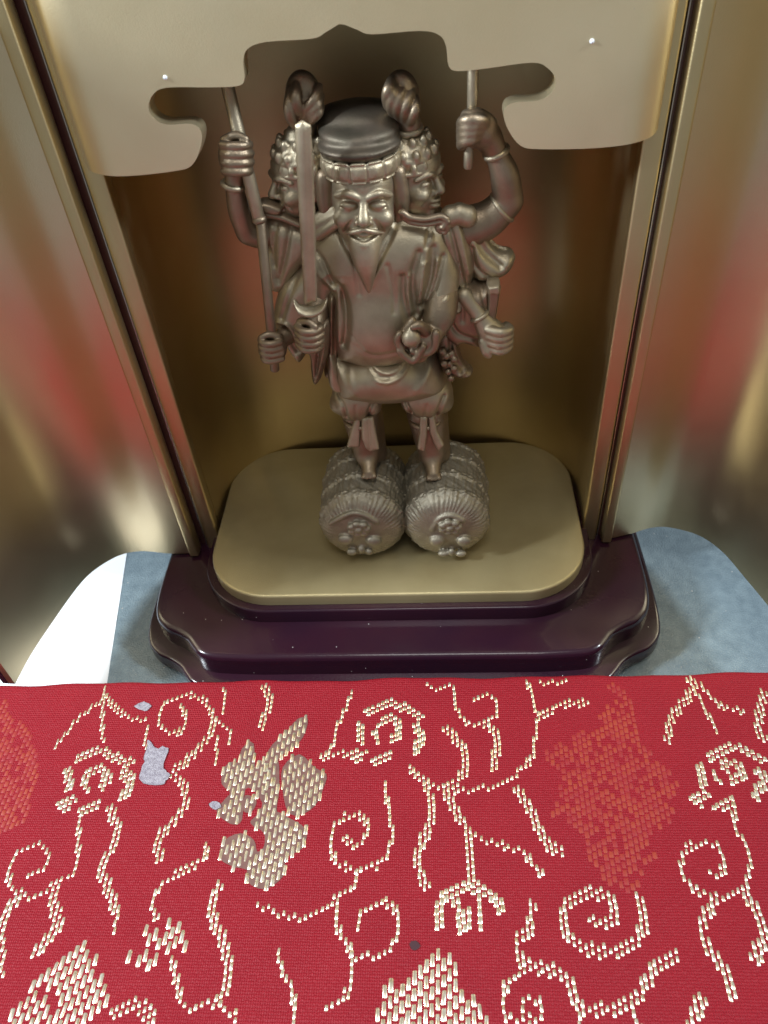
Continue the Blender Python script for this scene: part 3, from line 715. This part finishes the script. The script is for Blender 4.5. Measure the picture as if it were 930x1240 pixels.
for l, w_, d_ in (([(411, 344), (419, 371), (420, 396), (417, 416)], 0.075, 0.11), ([(413, 340), (409, 375), (411, 412)], 0.06, -0.05),
                  ([(488, 332), (489, 360), (495, 384)], 0.075, 0.06), ([(507, 306), (499, 336), (504, 378)], 0.085, 0.085), ([(496, 330), (494, 350), (499, 374)], 0.05, -0.04),
                  ([(524, 304), (522, 336), (512, 368)], 0.08, 0.085), ([(514, 318), (511, 340), (509, 364)], 0.05, -0.05), ([(536, 316), (524, 355), (510, 386)], 0.065, 0.075), ([(530, 318), (526, 338), (517, 362)], 0.045, -0.05),
                  ([(425, 300), (432, 330), (436, 352)], 0.05, 0.025), ([(470, 318), (476, 345), (478, 372)], 0.05, 0.03), ([(430, 410), (452, 420), (480, 418)], 0.05, 0.025), ([(424, 398), (440, 412)], 0.04, 0.025), ([(516, 300), (520, 285), (528, 275)], 0.045, 0.05), ([(383, 313), (392, 322), (403, 345)], 0.06, 0.09), ([(382, 330), (392, 342), (403, 352)], 0.05, -0.05),
                  ([(398, 262), (420, 300), (447, 334)], 0.045, 0.05), ([(490, 256), (470, 295), (447, 334)], 0.045, 0.05), ([(404, 262), (424, 300), (449, 340)], 0.05, -0.012), ([(496, 258), (474, 297), (450, 338)], 0.05, -0.015)):
    F.groove(px2(l, -0.6), w_, d_)
F.build('robe', BRONZE, statue, 2)

# apron
q = px2([(403, 424), (404, 455), (409, 474), (440, 481), (475, 483), (510, 479), (540, 466), (534, 440), (522, 426), (490, 434), (455, 436), (425, 431)], -0.2)
F = Field([q[:, 0].min()-0.3, -1.7, q[:, 1].min()-0.4], [q[:, 0].max()+0.4, 1.1, q[:, 1].max()+0.4], 0.03)
F.relief(q, 0.0, 0.95, 0.75, 0.1); F.ell(at(462, 450, -0.35), (0.95, 0.72, 0.5), 0.3)
for l, w_, d_ in (([(441, 432), (452, 446), (470, 451), (488, 446), (500, 430)], 0.05, -0.07), ([(436, 432), (448, 452), (470, 459), (492, 451), (506, 430)], 0.05, -0.06), ([(446, 437), (470, 446), (492, 437)], 0.05, 0.07), ([(440, 445), (452, 455), (470, 456)], 0.035, 0.04),
                  ([(418, 434), (424, 460), (430, 474)], 0.07, -0.03), ([(522, 432), (518, 455), (505, 472)], 0.07, -0.03)):
    F.groove(px2(l, -0.9), w_, d_)
z0 = px2([(470, 481)], -0.9)[0, 1]
F.build('apron', BRONZE, statue, 1)
slab('apron_side', [(398, 425), (406, 430), (413, 452), (418, 470), (404, 470), (397, 455)], -0.45, 0.25, BRONZE, wd=0.15, smooth=True)
pts = [(536, 425), (541, 431), (547, 428), (550, 435), (544, 440), (550, 446), (543, 450), (538, 440), (546, 458)]
F = Field(*bounds(px3(pts, -0.5), 0.25), 0.022)
for i, p in enumerate(pts): F.ell(at(*p, -0.5-0.06*(i % 2)), (0.085,)*3, 0.02)
F.build('knotted_cord', BRONZED, statue, 0)

# heads
def headfield(h=0.024, beard=False, crownless=False, young=False):
    F = Field((-1.0, -1.3, -1.75 if beard else -1.05), (1.0, 1.05, 1.1), h)
    F.ell((0, 0.12, 0.15), (0.66, 0.74, 0.84), 0.1); F.ell((0, -0.14, -0.32), (0.52, 0.52, 0.50), 0.2)
    F.ell((0, -0.28, 0.42), (0.52, 0.42, 0.36), 0.15)
    F.ell((0, -0.50, -0.70), (0.2, 0.16, 0.13), 0.12)
    for s in (-1, 1):
        F.ell((s*0.25, -0.64, 0.11), (0.20, 0.12, 0.10), 0.06, '-')
        F.tube([(s*0.08, -0.67, 0.24), (s*0.28, -0.66, 0.32), (s*0.52, -0.42, 0.22)], [0.05, 0.055, 0.04], 0.06)
        F.ell((s*0.26, -0.54, 0.09), (0.18, 0.12, 0.085), 0.03)
        F.tube([(s*0.11, -0.66, 0.06), (s*0.26, -0.69, 0.035), (s*0.44, -0.56, 0.07)], 0.022, 0.015, '-')
        F.ell((s*0.36, -0.47, -0.16), (0.21, 0.20, 0.18), 0.14)
        F.ell((s*0.115, -0.69, -0.16), (0.08, 0.085, 0.065), 0.05)
        F.tube([(s*0.17, -0.70, -0.13), (s*0.29, -0.64, -0.26), (s*0.36, -0.50, -0.42)], 0.03, 0.04, '-')
        F.ell((s*0.66, 0.10, -0.02), (0.085, 0.17, 0.30), 0.05)
    F.tube([(0, -0.62, 0.24), (0, -0.72, 0.04), (0, -0.80, -0.12)], [0.065, 0.075, 0.105], 0.06)
    if beard:
        F.tube([(0, -0.50, -0.55), (0.03, -0.60, -0.95), (0.08, -0.60, -1.52)], [0.30, 0.21, 0.03], 0.1)
        for s in (-1, 1):
            F.tube([(s*0.03, -0.77, -0.28), (s*0.2, -0.70, -0.34), (s*0.38, -0.52, -0.42)], [0.04, 0.045, 0.02], 0.03)
        F.tube([(-0.28, -0.58, -0.37), (0, -0.76, -0.46), (0.28, -0.58, -0.37)], 0.038, 0.03, '-')
        F.tube([(-0.15, -0.68, -0.52), (0, -0.78, -0.56), (0.15, -0.68, -0.52)], 0.05, 0.04)
    else:
        F.tube([(-0.17, -0.62, -0.37), (0, -0.72, -0.37), (0.17, -0.62, -0.37)], 0.05, 0.04)
        F.tube([(-0.13, -0.62, -0.49), (0, -0.71, -0.50), (0.13, -0.62, -0.49)], 0.055, 0.04)
        F.tube([(-0.22, -0.62, -0.42), (0, -0.745, -0.43), (0.22, -0.62, -0.42)], 0.022, 0.02, '-')
    return F
hc = at(438, 251, -0.72)+np.array([0, 0.55, -0.10])
tilt = Rz(math.radians(3))@Rx(math.radians(-4))@Ry(math.radians(4))
face = headfield(0.02, beard=True).build('face', BRONZE, statue, 1, xf=lambda V: (V*np.array([1.03, 1.0, 1.06]))@tilt.T+hc)
# hair flaps, headband and cap of the middle head
F = Field(hc+np.array([-1.1, -0.9, -0.9]), hc+np.array([1.1, 1.1, 1.0]), 0.028)
F.ell(hc+np.array([0, 0.30, 0.12]), (0.78, 0.78, 0.86), 0.1)
for s in (-1, 1): F.tube([hc+np.array([s*0.70, -0.12, 0.55]), hc+np.array([s*0.74, -0.1, 0.0]), hc+np.array([s*0.66, -0.02, -0.50])], [0.15, 0.15, 0.11], 0.08)
F.build('hood', BRONZED, statue)
bc = at(433, 209, -0.78)+np.array([0.02, 0.65, 0.0])
def ring(name, c, rx, ry, hz, mat, tiles=0, h=0.02, tk=0.065):
    F = Field(c+np.array([-rx-0.3, -ry-0.3, -hz-0.2]), c+np.array([rx+0.3, ry+0.3, hz+0.2]), h)
    X, Y, Z = F.ax[0][:, None, None]-c[0], F.ax[1][None, :, None]-c[1], F.ax[2][None, None, :]-c[2]
    r = np.sqrt((X/rx)**2+(Y/ry)**2); th = np.arctan2(Y/ry, X/rx)
    d = np.maximum(np.abs(r-1)*min(rx, ry)-tk, np.abs(Z)-hz)
    if tiles:
        u = (th/(2*math.pi)*tiles) % 1.0
        gr = np.exp(-((np.minimum(u, 1-u))/0.07)**2)+np.exp(-((np.abs(Z)-hz*0.72)/0.03)**2)
        d = d+0.035*np.minimum(gr, 1)-0.02*np.exp(-((u-0.5)/0.16)**2-(Z/(hz*0.4))**2)
    F.D = (d*0.9).astype(np.float32)
    return F.build(name, mat, statue, 1)
ring('headband', bc, 0.70, 0.72, 0.19, BRONZE, 14)
F = Field(bc+np.array([-1.3, -1.3, -0.1]), bc+np.array([1.3, 1.6, 1.9]), 0.035)
F.ell(bc+np.array([0.0, 0.08, 0.22]), (0.74, 0.78, 0.16), 0.1)
F.ell(bc+np.array([0.0, 0.08, 0.30]), (0.80, 0.84, 0.15), 0.1)
F.ell(bc+np.array([0.0, 0.20, 0.48]), (0.76, 0.76, 0.20), 0.12)
F.ell(bc+np.array([-0.03, 0.50, 0.66]), (0.78, 0.60, 0.22), 0.2)
F.disp(lambda X, Y, Z: 0.012*np.sin(X*7+Z*3)*np.sin(Y*6+Z*5))
F.build('cap', HATM, statue, 2)

# the two outward-facing heads with tiered crowns
def sidehead(px, py, Y, yaw, s, label):
    c = at(px, py, Y); R = Rz(yaw)
    xf = lambda V: (V*s)@R.T+c
    headfield(0.03).build('face', BRONZE, statue, 1, xf=xf, label=label)
    F = Field((-1.0, -1.0, 0.2), (1.0, 1.2, 1.5), 0.034)
    F.ell((0, 0.2, 0.62), (0.76, 0.78, 0.55), 0.1)
    for z, r, n, br in ((0.46, 0.75, 16, 0.10), (0.72, 0.70, 14, 0.12), (0.96, 0.54, 11, 0.12)):
        F.tube([(r*math.cos(a), 0.14+r*math.sin(a), z-0.09) for a in np.linspace(0, 2*math.pi, 15)], 0.06, 0.04)
        for i in range(n):
            a = 2*math.pi*i/n; F.ell((r*math.cos(a), 0.14+r*math.sin(a), z+0.03), (br*0.8, br*0.8, br*1.15), 0.03)
    F.ell((0, 0.14, 1.12), (0.35, 0.35, 0.25), 0.08)
    F.build('crown', BRONZE, statue, 0, xf=xf)
    F = Field((-1.1, -0.6, -0.9), (1.1, 0.9, 0.6), 0.036)
    for sd in (-1, 1):
        F.ell((sd*0.72, 0.12, 0.24), (0.1, 0.16, 0.16), 0.03)
        F.tube([(sd*0.70, 0.2, 0.3), (sd*0.76, 0.22, -0.2), (sd*0.7, 0.18, -0.75)], [0.14, 0.12, 0.08], 0.05)
        F.ell((sd*0.70, -0.02, -0.42), (0.07, 0.07, 0.11), 0.03)
    F.build('hair_tress', BRONZED, statue, 0, xf=xf)
    F = Field((-0.8, -0.8, -1.5), (0.8, 0.9, -0.4), 0.04); F.cap((0, 0.1, -0.5), (0, 0.15, -1.3), 0.38, 0.45, 0.1); F.build('neck', BRONZED, statue, 0, xf=xf)
sidehead(500, 218, 0.25, math.radians(58), 0.80, 'crowned face turned to the viewer\'s right')
sidehead(365, 221, 0.25, math.radians(-62), 0.80, 'crowned face turned to the viewer\'s left')

# garments of the side figures
def drape(name, outline, Y, T, mat=BRONZE, wd=0.35, h=0.03, grooves=(), yx=0.0, extra=None, ridge=()):
    q = px2(outline, Y); m = 0.3+abs(yx)*1.5
    F = Field([q[:, 0].min()-0.3, Y-T-m-0.3, q[:, 1].min()-0.3], [q[:, 0].max()+0.3, Y+T+m+0.3, q[:, 1].max()+0.3], h)
    F.relief(q, Y, T, wd, 0.05, yx=yx)
    if extra: extra(F)
    for l, w_, d_ in grooves: F.groove(px2(l, Y-T*0.7), w_, d_)
    return F.build(name, mat, statue, 1)
# viewer's left
drape('sleeve', [(323, 262), (340, 255), (372, 266), (385, 275), (384, 300), (366, 322), (348, 347), (327, 345), (321, 322), (324, 295)], 0.25, 0.50, grooves=[([(335, 272), (332, 300), (336, 335)], 0.05, 0.05), ([(352, 276), (346, 310), (338, 340)], 0.05, 0.05), ([(326, 300), (332, 320)], 0.04, 0.04)])
drape('shoulder_scarf', [(313, 247), (316, 242), (335, 244), (352, 250), (372, 262), (366, 272), (342, 263), (318, 258)], 0.15, 0.40, BRONZED, 0.15, grooves=[([(316, 250), (340, 255), (366, 266)], 0.04, 0.05)])
drape('sleeve', [(374, 315), (392, 325), (399, 350), (388, 375), (378, 396), (369, 430), (357, 430), (333, 392), (331, 384), (340, 345), (355, 330)], 0.0, 0.45, grooves=[([(330, 390), (346, 388), (356, 398), (361, 415)], 0.04, -0.05), ([(345, 395), (352, 410), (360, 425)], 0.07, 0.12), ([(362, 330), (350, 360), (342, 384)], 0.05, 0.05)])
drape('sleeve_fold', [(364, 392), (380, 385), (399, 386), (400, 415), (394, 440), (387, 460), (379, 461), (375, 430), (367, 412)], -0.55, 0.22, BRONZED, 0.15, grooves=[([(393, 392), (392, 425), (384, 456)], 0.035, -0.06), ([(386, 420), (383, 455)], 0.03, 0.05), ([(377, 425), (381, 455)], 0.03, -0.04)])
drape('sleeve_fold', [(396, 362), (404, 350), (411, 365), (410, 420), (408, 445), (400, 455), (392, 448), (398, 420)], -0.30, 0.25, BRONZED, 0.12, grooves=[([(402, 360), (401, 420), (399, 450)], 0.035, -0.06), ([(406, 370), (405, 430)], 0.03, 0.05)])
# viewer's right
drape('lapel', [(535, 262), (552, 255), (562, 268), (573, 300), (575, 325), (566, 352), (556, 350), (548, 338), (540, 310), (530, 280)], 0.05, 0.42, grooves=[([(543, 268), (552, 300), (562, 345)], 0.05, 0.08), ([(552, 262), (560, 290), (568, 330)], 0.04, -0.05), ([(536, 280), (546, 318), (553, 345)], 0.04, -0.04)])
drape('sleeve', [(566, 262), (584, 272), (592, 290), (604, 300), (620, 303), (623, 314), (613, 329), (592, 336), (575, 334), (564, 310), (560, 285)], 0.15, 0.42, grooves=[([(577, 285), (586, 305), (606, 322)], 0.07, 0.10), ([(580, 278), (592, 295), (614, 308)], 0.05, -0.06), ([(572, 300), (576, 322), (590, 333)], 0.05, 0.07)])
drape('sleeve', [(533, 352), (541, 345), (548, 349), (563, 336), (578, 340), (592, 338), (596, 352), (597, 380), (592, 398), (583, 400), (580, 414), (561, 409), (553, 413), (536, 400), (532, 375)], 0.0, 0.50, BRONZED, 0.25, grooves=[([(548, 360), (552, 372), (557, 372)], 0.03, -0.05), ([(560, 352), (560, 385)], 0.05, 0.04), ([(583, 345), (585, 362), (588, 375)], 0.04, 0.05), ([(545, 385), (555, 400), (575, 408)], 0.05, 0.06)])
drape('sleeve_fold', [(534, 395), (552, 400), (557, 425), (564, 440), (573, 447), (566, 453), (553, 453), (536, 446), (530, 420)], -0.15, 0.32, BRONZED, 0.2, grooves=[([(545, 405), (548, 430), (560, 448)], 0.05, 0.07), ([(555, 452), (572, 448)], 0.03, -0.04)])
slab('square_hilt', [(590, 342), (604, 341), (605, 353), (602, 372), (599, 392), (588, 390), (590, 365)], -0.35, 0.20, BRONZED, wd=0.05)
slab('hilt_cap', [(589, 341), (605, 339), (606, 349), (602, 353), (597, 351), (590, 353)], -0.40, 0.24, BRONZE, wd=0.05)
slab('scale_collar', [(306+8, 246), (318, 241), (330, 243), (344, 250), (338, 258), (322, 256)], -0.1, 0.2, BRONZED, wd=0.08, smooth=True)

# necklace on the right, folded collar on the left
neck = [(487, 257), (494, 262), (502, 264), (510, 265), (518, 265), (527, 263), (535, 262), (541, 268), (537, 275)]
F = Field(*bounds(px3(neck, -0.55), 0.4), 0.022)
p = catmull(px3(neck, -0.58), 2)
for i, c in enumerate(p):
    F.ell(c, (0.085, 0.08, 0.06), 0.02); F.ell(c+np.array([0.02, 0.02, -0.11]), (0.07, 0.07, 0.05), 0.02)
F.ell(at(534, 274, -0.5), (0.13, 0.1, 0.15), 0.03)
F.build('necklace', BRONZED, statue, 0)
F = Field(*bounds(px3([(378, 262), (408, 250), (380, 290), (410, 280)], -0.3), 0.5), 0.025)
for i, (a, b) in enumerate((((378, 268), (405, 254)), ((378, 275), (408, 260)), ((384, 285), (410, 268)))):
    F.cap(at(*a, -0.25-0.06*i), at(*b, -0.35-0.06*i), 0.12, 0.11, 0.03)
F.build('collar', BRONZE, statue)
for pl in ([(545, 262), (556, 259), (566, 262)],):
    F = Field(*bounds(px3(pl, 0.0), 0.5), 0.025)
    for i, p_ in enumerate(pl): F.ell(at(*p_, -0.15), (0.2, 0.22, 0.22), 0.05)
    F.build('shoulder_plate', BRONZE, statue)

# arms and hands
def fist(F, c, axis, front, s=1.0, k=0.03, thumb=1):
    axis = np.asarray(axis, float); axis /= np.linalg.norm(axis); front = np.asarray(front, float); front -= axis*(front@axis); front /= np.linalg.norm(front)
    side = np.cross(axis, front)
    F.ell(c-side*0.24*s*thumb+front*(-0.02)*s, (0.20*s, 0.26*s, 0.36*s), 0.06, R=np.column_stack([side, front, axis]))
    for i in range(4):
        o = axis*(1.45-i)*0.185*s; L = (0.94, 1.0, 0.97, 0.86)[i]
        F.tube([c+o-side*0.34*s*thumb+front*0.10*s, c+o-side*0.12*s*thumb+front*0.31*s, c+o+side*0.16*s*thumb*L+front*0.30*s, c+o+side*0.32*s*thumb*L+front*0.06*s, c+o+side*0.18*s*thumb-front*0.12*s],
               [0.092*s, 0.098*s, 0.096*s, 0.09*s, 0.07*s], 0.012)
    F.tube([c+axis*0.36*s-side*0.26*s*thumb, c+axis*0.47*s+front*0.14*s, c+axis*0.40*s+front*0.25*s+side*0.20*s*thumb], [0.11*s, 0.10*s, 0.08*s], 0.03)
def rod(name, a, b, r, mat, n=16, r2=None):
    a = np.asarray(a, float); b = np.asarray(b, float); d = b-a; L = np.linalg.norm(d); d /= L
    u = np.cross(d, [0, 1, 0.1]); u /= np.linalg.norm(u); v = np.cross(d, u); r2 = r if r2 is None else r2
    V = []; F = []
    for t, k in ((0, 0.8), (0.02/L*1.5, 1), (1-0.02/L*1.5, 1), (1, 0.8)):
        rad = (r+(r2-r)*t)*k
        for i in range(n):
            an = 2*math.pi*i/n; V.append(a+d*L*t+(u*math.cos(an)+v*math.sin(an))*rad)
    for j in range(3):
        for i in range(n): F.append((j*n+i, j*n+(i+1) % n, (j+1)*n+(i+1) % n, (j+1)*n+i))
    F.append(tuple(range(n-1, -1, -1))); F.append(tuple(range(3*n, 4*n)))
    return mesh(name, np.array(V), F, mat, statue, auto=50)
# long staff (viewer's left)
sY = -0.55
st_top, st_mid, st_bot = at(268, 72, 0.15), at(314, 268, -0.45), at(333, 449, -0.66)
rod('staff', st_top, st_mid, 0.125, BRONZE); rod('staff_lower', at(315, 264, -0.44), st_bot, 0.105, BRONZED)
rod('staff_collar', at(313, 262, -0.435), at(315, 270, -0.455), 0.145, BRONZED)
c = at(289, 190, -0.2); el = at(300, 281, 0.0); sh = at(336, 272, 0.25)
F = Field(*bounds([c, el, sh], 0.65), 0.024)
F.tube([sh, at(318, 284, 0.1), el], [0.30, 0.27, 0.23], 0.06); F.tube([el, at(290, 256, -0.12), at(283, 224, -0.22)], [0.23, 0.22, 0.16], 0.06)
fist(F, at(287, 190, -0.21), st_top-st_mid+np.array([0.5,0,0]), (0.35, -1, 0), 0.80, k=0.05, thumb=1); F.cap(at(283, 222, -0.22), at(284, 200, -0.2), 0.17, 0.2, 0.06)
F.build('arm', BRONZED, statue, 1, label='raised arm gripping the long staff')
def bangle(pa, pb, r, tk=0.05):
    pa = np.asarray(pa, float); d = np.asarray(pb, float)-pa; d /= np.linalg.norm(d); u = np.cross(d, [0.1, 1, 0.2]); u /= np.linalg.norm(u); v = np.cross(d, u)
    F = Field(pa-r-0.2, pa+r+0.2, 0.022)
    F.tube([pa+(u*math.cos(a)+v*math.sin(a))*r for a in np.linspace(0, 2*math.pi, 13)], tk, 0.02); F.build('bracelet', BRONZE, statue, 0)
bangle(at(282, 224, -0.21), at(283, 215, -0.21), 0.19)
# hand at the bottom of the staff
c = at(329.5, 420, -0.62); F = Field(*bounds([c, at(350, 405, 0)], 0.6), 0.022)
fist(F, c, st_mid-st_bot, (-0.25, -1, 0), 0.74, thumb=-1); F.tube([at(338, 412, sY+0.05), at(352, 402, -0.2)], [0.2, 0.24], 0.05)
F.build('arm', BRONZED, statue, 1, label='low hand closed on the foot of the staff')
# sword
bY = -1.05
blade = [(357, 150), (366, 144), (377, 150), (380, 200), (382, 270), (384, 366), (368, 369), (364, 300), (360, 220)]
slab('sword_blade', blade, bY, 0.10, BRONZE, wd=0.20, yz=-0.02, grooves=[([(373, 150), (376, 260), (379, 366)], 0.04, 0.012)])
slab('sword_guard', [(355, 361), (363, 370), (376, 373), (388, 369), (396, 361), (394, 373), (384, 381), (370, 382), (359, 375)], bY, 0.20, BRONZE, wd=0.12, smooth=True)
rod('sword_hilt', at(377, 376, bY), at(380, 425, bY), 0.13, BRONZED)
c = at(376, 405, bY); F = Field(*bounds([c, at(386, 380, -0.3), at(380, 350, 0)], 0.55), 0.022)
fist(F, c, at(377, 380, bY)-at(380, 425, bY), (-0.1, -1, 0), 0.78, thumb=1); F.tube([c+np.array([-0.12, 0.2, 0.0]), at(382, 385, -0.55), at(388, 355, -0.1)], [0.22, 0.24, 0.28], 0.08)
F.build('arm', BRONZED, statue, 1, label='hand holding the upright sword')
# raised hands on both sides of the cap
def raised(hand, wrist, elbow, fingers, Y, label):
    F = Field(*bounds([at(*hand, Y), at(*wrist, Y), at(*elbow, Y+0.3)], 0.62), 0.024)
    F.ell(at(*hand, Y), (0.34, 0.27, 0.46), 0.06); F.tube([at(*elbow, Y+0.3), at(*wrist, Y)], [0.28, 0.2], 0.06); F.cap(at(*wrist, Y), at(*hand, Y), 0.2, 0.22, 0.08)
    for l, r in fingers:
        F.tube([at(a, b, Y-dy) for (a, b), dy in zip(l, (0.15, 0.34, 0.30, 0.15))], r, 0.012)
    F.build('arm', BRONZED, statue, 1, label=label)
raised((368, 118), (370, 150), (368, 200), [([(353, 110), (350, 128), (352, 142), (358, 150)], 0.10), ([(360, 104), (358, 118), (361, 130), (367, 138)], 0.10), ([(386, 106), (380, 120), (372, 130), (364, 136)], 0.085), ([(388, 116), (384, 128), (377, 137), (369, 143)], 0.085), ([(388, 128), (386, 136), (380, 143), (373, 148)], 0.08)], 0.2, 'raised hand behind the sword tip')
raised((486, 118), (496, 150), (498, 200), [([(474, 98), (470, 108), (468, 118), (470, 128)], 0.09), ([(480, 104), (475, 116), (473, 128), (476, 137)], 0.09), ([(489, 108), (482, 121), (480, 133), (484, 141)], 0.09), ([(498, 112), (492, 126), (489, 137), (490, 145)], 0.085), ([(503, 120), (503, 132), (499, 142), (495, 148)], 0.085)], 0.2, 'raised hand beside the cap, over the right crown')
bangle(at(495, 156, 0.22), at(496, 166, 0.25), 0.22, 0.055); bangle(at(497, 163, 0.24), at(497, 173, 0.27), 0.24, 0.045)
# raised right arm with its rod
rY = -0.05
rod('rod', at(573, 60, rY), at(572, 150, rY), 0.10, BRONZE); rod('rod_foot', at(568, 175, rY), at(567, 204, rY), 0.09, BRONZE)
hd = at(578, 160, rY); wr = at(600, 184, 0.05); el = at(615, 243, 0.2); sh = at(566, 276, 0.2)
F = Field(*bounds([hd, wr, el, sh], 0.7), 0.026)
F.tube([sh, at(592, 265, 0.2), el], [0.42, 0.36, 0.30], 0.06); F.tube([el, at(611, 212, 0.1), wr], [0.29, 0.27, 0.19], 0.06)
F.tube([wr, at(590, 165, 0.0), hd], [0.19, 0.25, 0.24], 0.08)
F.ell(at(579, 160, rY-0.08), (0.33, 0.24, 0.27), 0.08)
for i in range(4):
    F.tube([at(586-2*i, 147+i*6, rY-0.20), at(572-1*i, 145+i*8, rY-0.36), at(561, 147+i*8.5, rY-0.26), at(559, 152+i*8, rY+0.02), at(566, 156+i*7.5, rY+0.15)], [0.11, 0.105, 0.10, 0.09, 0.07], 0.045)
F.tube([at(592, 150, rY-0.05), at(578, 141, rY-0.12), at(564, 140, rY-0.1)], [0.15, 0.14, 0.10], 0.05)
F.build('arm', BRONZED, statue, 1, label='raised bent arm holding a rod')
bangle(at(601, 184, 0.05), at(606, 200, 0.08), 0.215); 
bangle(at(608, 251, 0.2), at(590, 267, 0.2), 0.31, 0.045)
# lower right arm with closed hand
a = at(563, 358, -0.35); b = at(583, 386, -0.5); c = at(597, 404, -0.5)
F = Field(*bounds([a, b, c], 0.6), 0.024)
F.tube([a, b], [0.18, 0.16], 0.04); F.tube([b, at(590, 396, -0.5), c], [0.17, 0.24, 0.28], 0.06)
for i in range(4):
    F.tube([c+np.array([-0.12+0.02*i, -0.20, 0.22-0.15*i]), c+np.array([0.14, -0.30, 0.20-0.15*i]), c+np.array([0.34, -0.12, 0.16-0.14*i]), c+np.array([0.28, 0.10, 0.14-0.14*i])], [0.10, 0.10, 0.095, 0.08], 0.012)
F.tube([c+np.array([-0.22, -0.15, -0.10]), c+np.array([-0.16, -0.24, -0.28]), c+np.array([-0.10, -0.24, -0.38])], [0.11, 0.10, 0.08], 0.03)
F.build('arm', BRONZE, statue, 1, label='low closed hand at the viewer\'s right')
bangle(at(581, 383, -0.48), at(577, 376, -0.45), 0.18, 0.045)
# front hand with jewel
sl = at(534, 352, -0.3); wrp = at(526, 398, -0.75); c = at(510, 414, -1.05)
F = Field(*bounds([sl, wrp, c, at(486, 400, -1.1)], 0.6), 0.024)
F.tube([sl, at(533, 378, -0.6), wrp], [0.36, 0.34, 0.26], 0.06); F.tube([wrp, at(520, 408, -0.95), at(508, 414, -1.0)], [0.25, 0.24, 0.2], 0.06)
for i, l in enumerate(([(525, 408), (520, 424), (505, 430), (490, 424)], [(520, 416), (512, 433), (498, 434), (487, 427)], [(528, 403), (526, 420), (514, 428), (500, 425)], [(512, 420), (502, 436), (492, 432), (484, 424)])):
    F.tube([at(*p, -1.08-0.05*i) for p in l], 0.085, 0.012)
F.relief(px2([(482, 408), (489, 393), (499, 383), (507, 391), (512, 406), (504, 420), (491, 421)], -1.08), -1.08, 0.13, 0.2, 0.05)
F.tube([at(516, 402, -1.05), at(508, 394, -1.24), at(500, 396, -1.30)], [0.12, 0.10, 0.07], 0.04)
F.tube([at(484, 404, -1.2), at(481, 412, -1.2), at(486, 422, -1.2)], [0.07, 0.08, 0.08], 0.02)
F.build('arm', BRONZED, statue, 1, label='front hand cupping a jewel')
jc = at(498, 409, -1.26); F = Field(jc-0.45, jc+0.5, 0.024)
F.ell(jc, (0.20, 0.18, 0.20), 0.05); F.cap(jc, jc+np.array([0, 0, 0.30]), 0.14, 0.02, 0.08); F.build('jewel', BRONZE, statue)
drape('cuff', [(526, 352), (540, 347), (548, 356), (545, 392), (536, 402), (526, 395), (521, 374)], -0.45, 0.35, BRONZE, 0.2, grooves=[([(524, 370), (532, 361), (543, 354)], 0.03, 0.05), ([(528, 392), (536, 394), (542, 388)], 0.03, 0.04)])

# small back hump behind everything so that the three figures join
F = Field((-1.9, -0.2, 4.2), (2.4, 1.6, 9.2), 0.05)
F.ell((0.15, 0.55, 6.6), (1.35, 0.7, 2.1), 0.2); F.ell((0.15, 0.5, 8.0), (1.5, 0.55, 0.7), 0.3)
F.build('back', BRONZED, statue, 1)
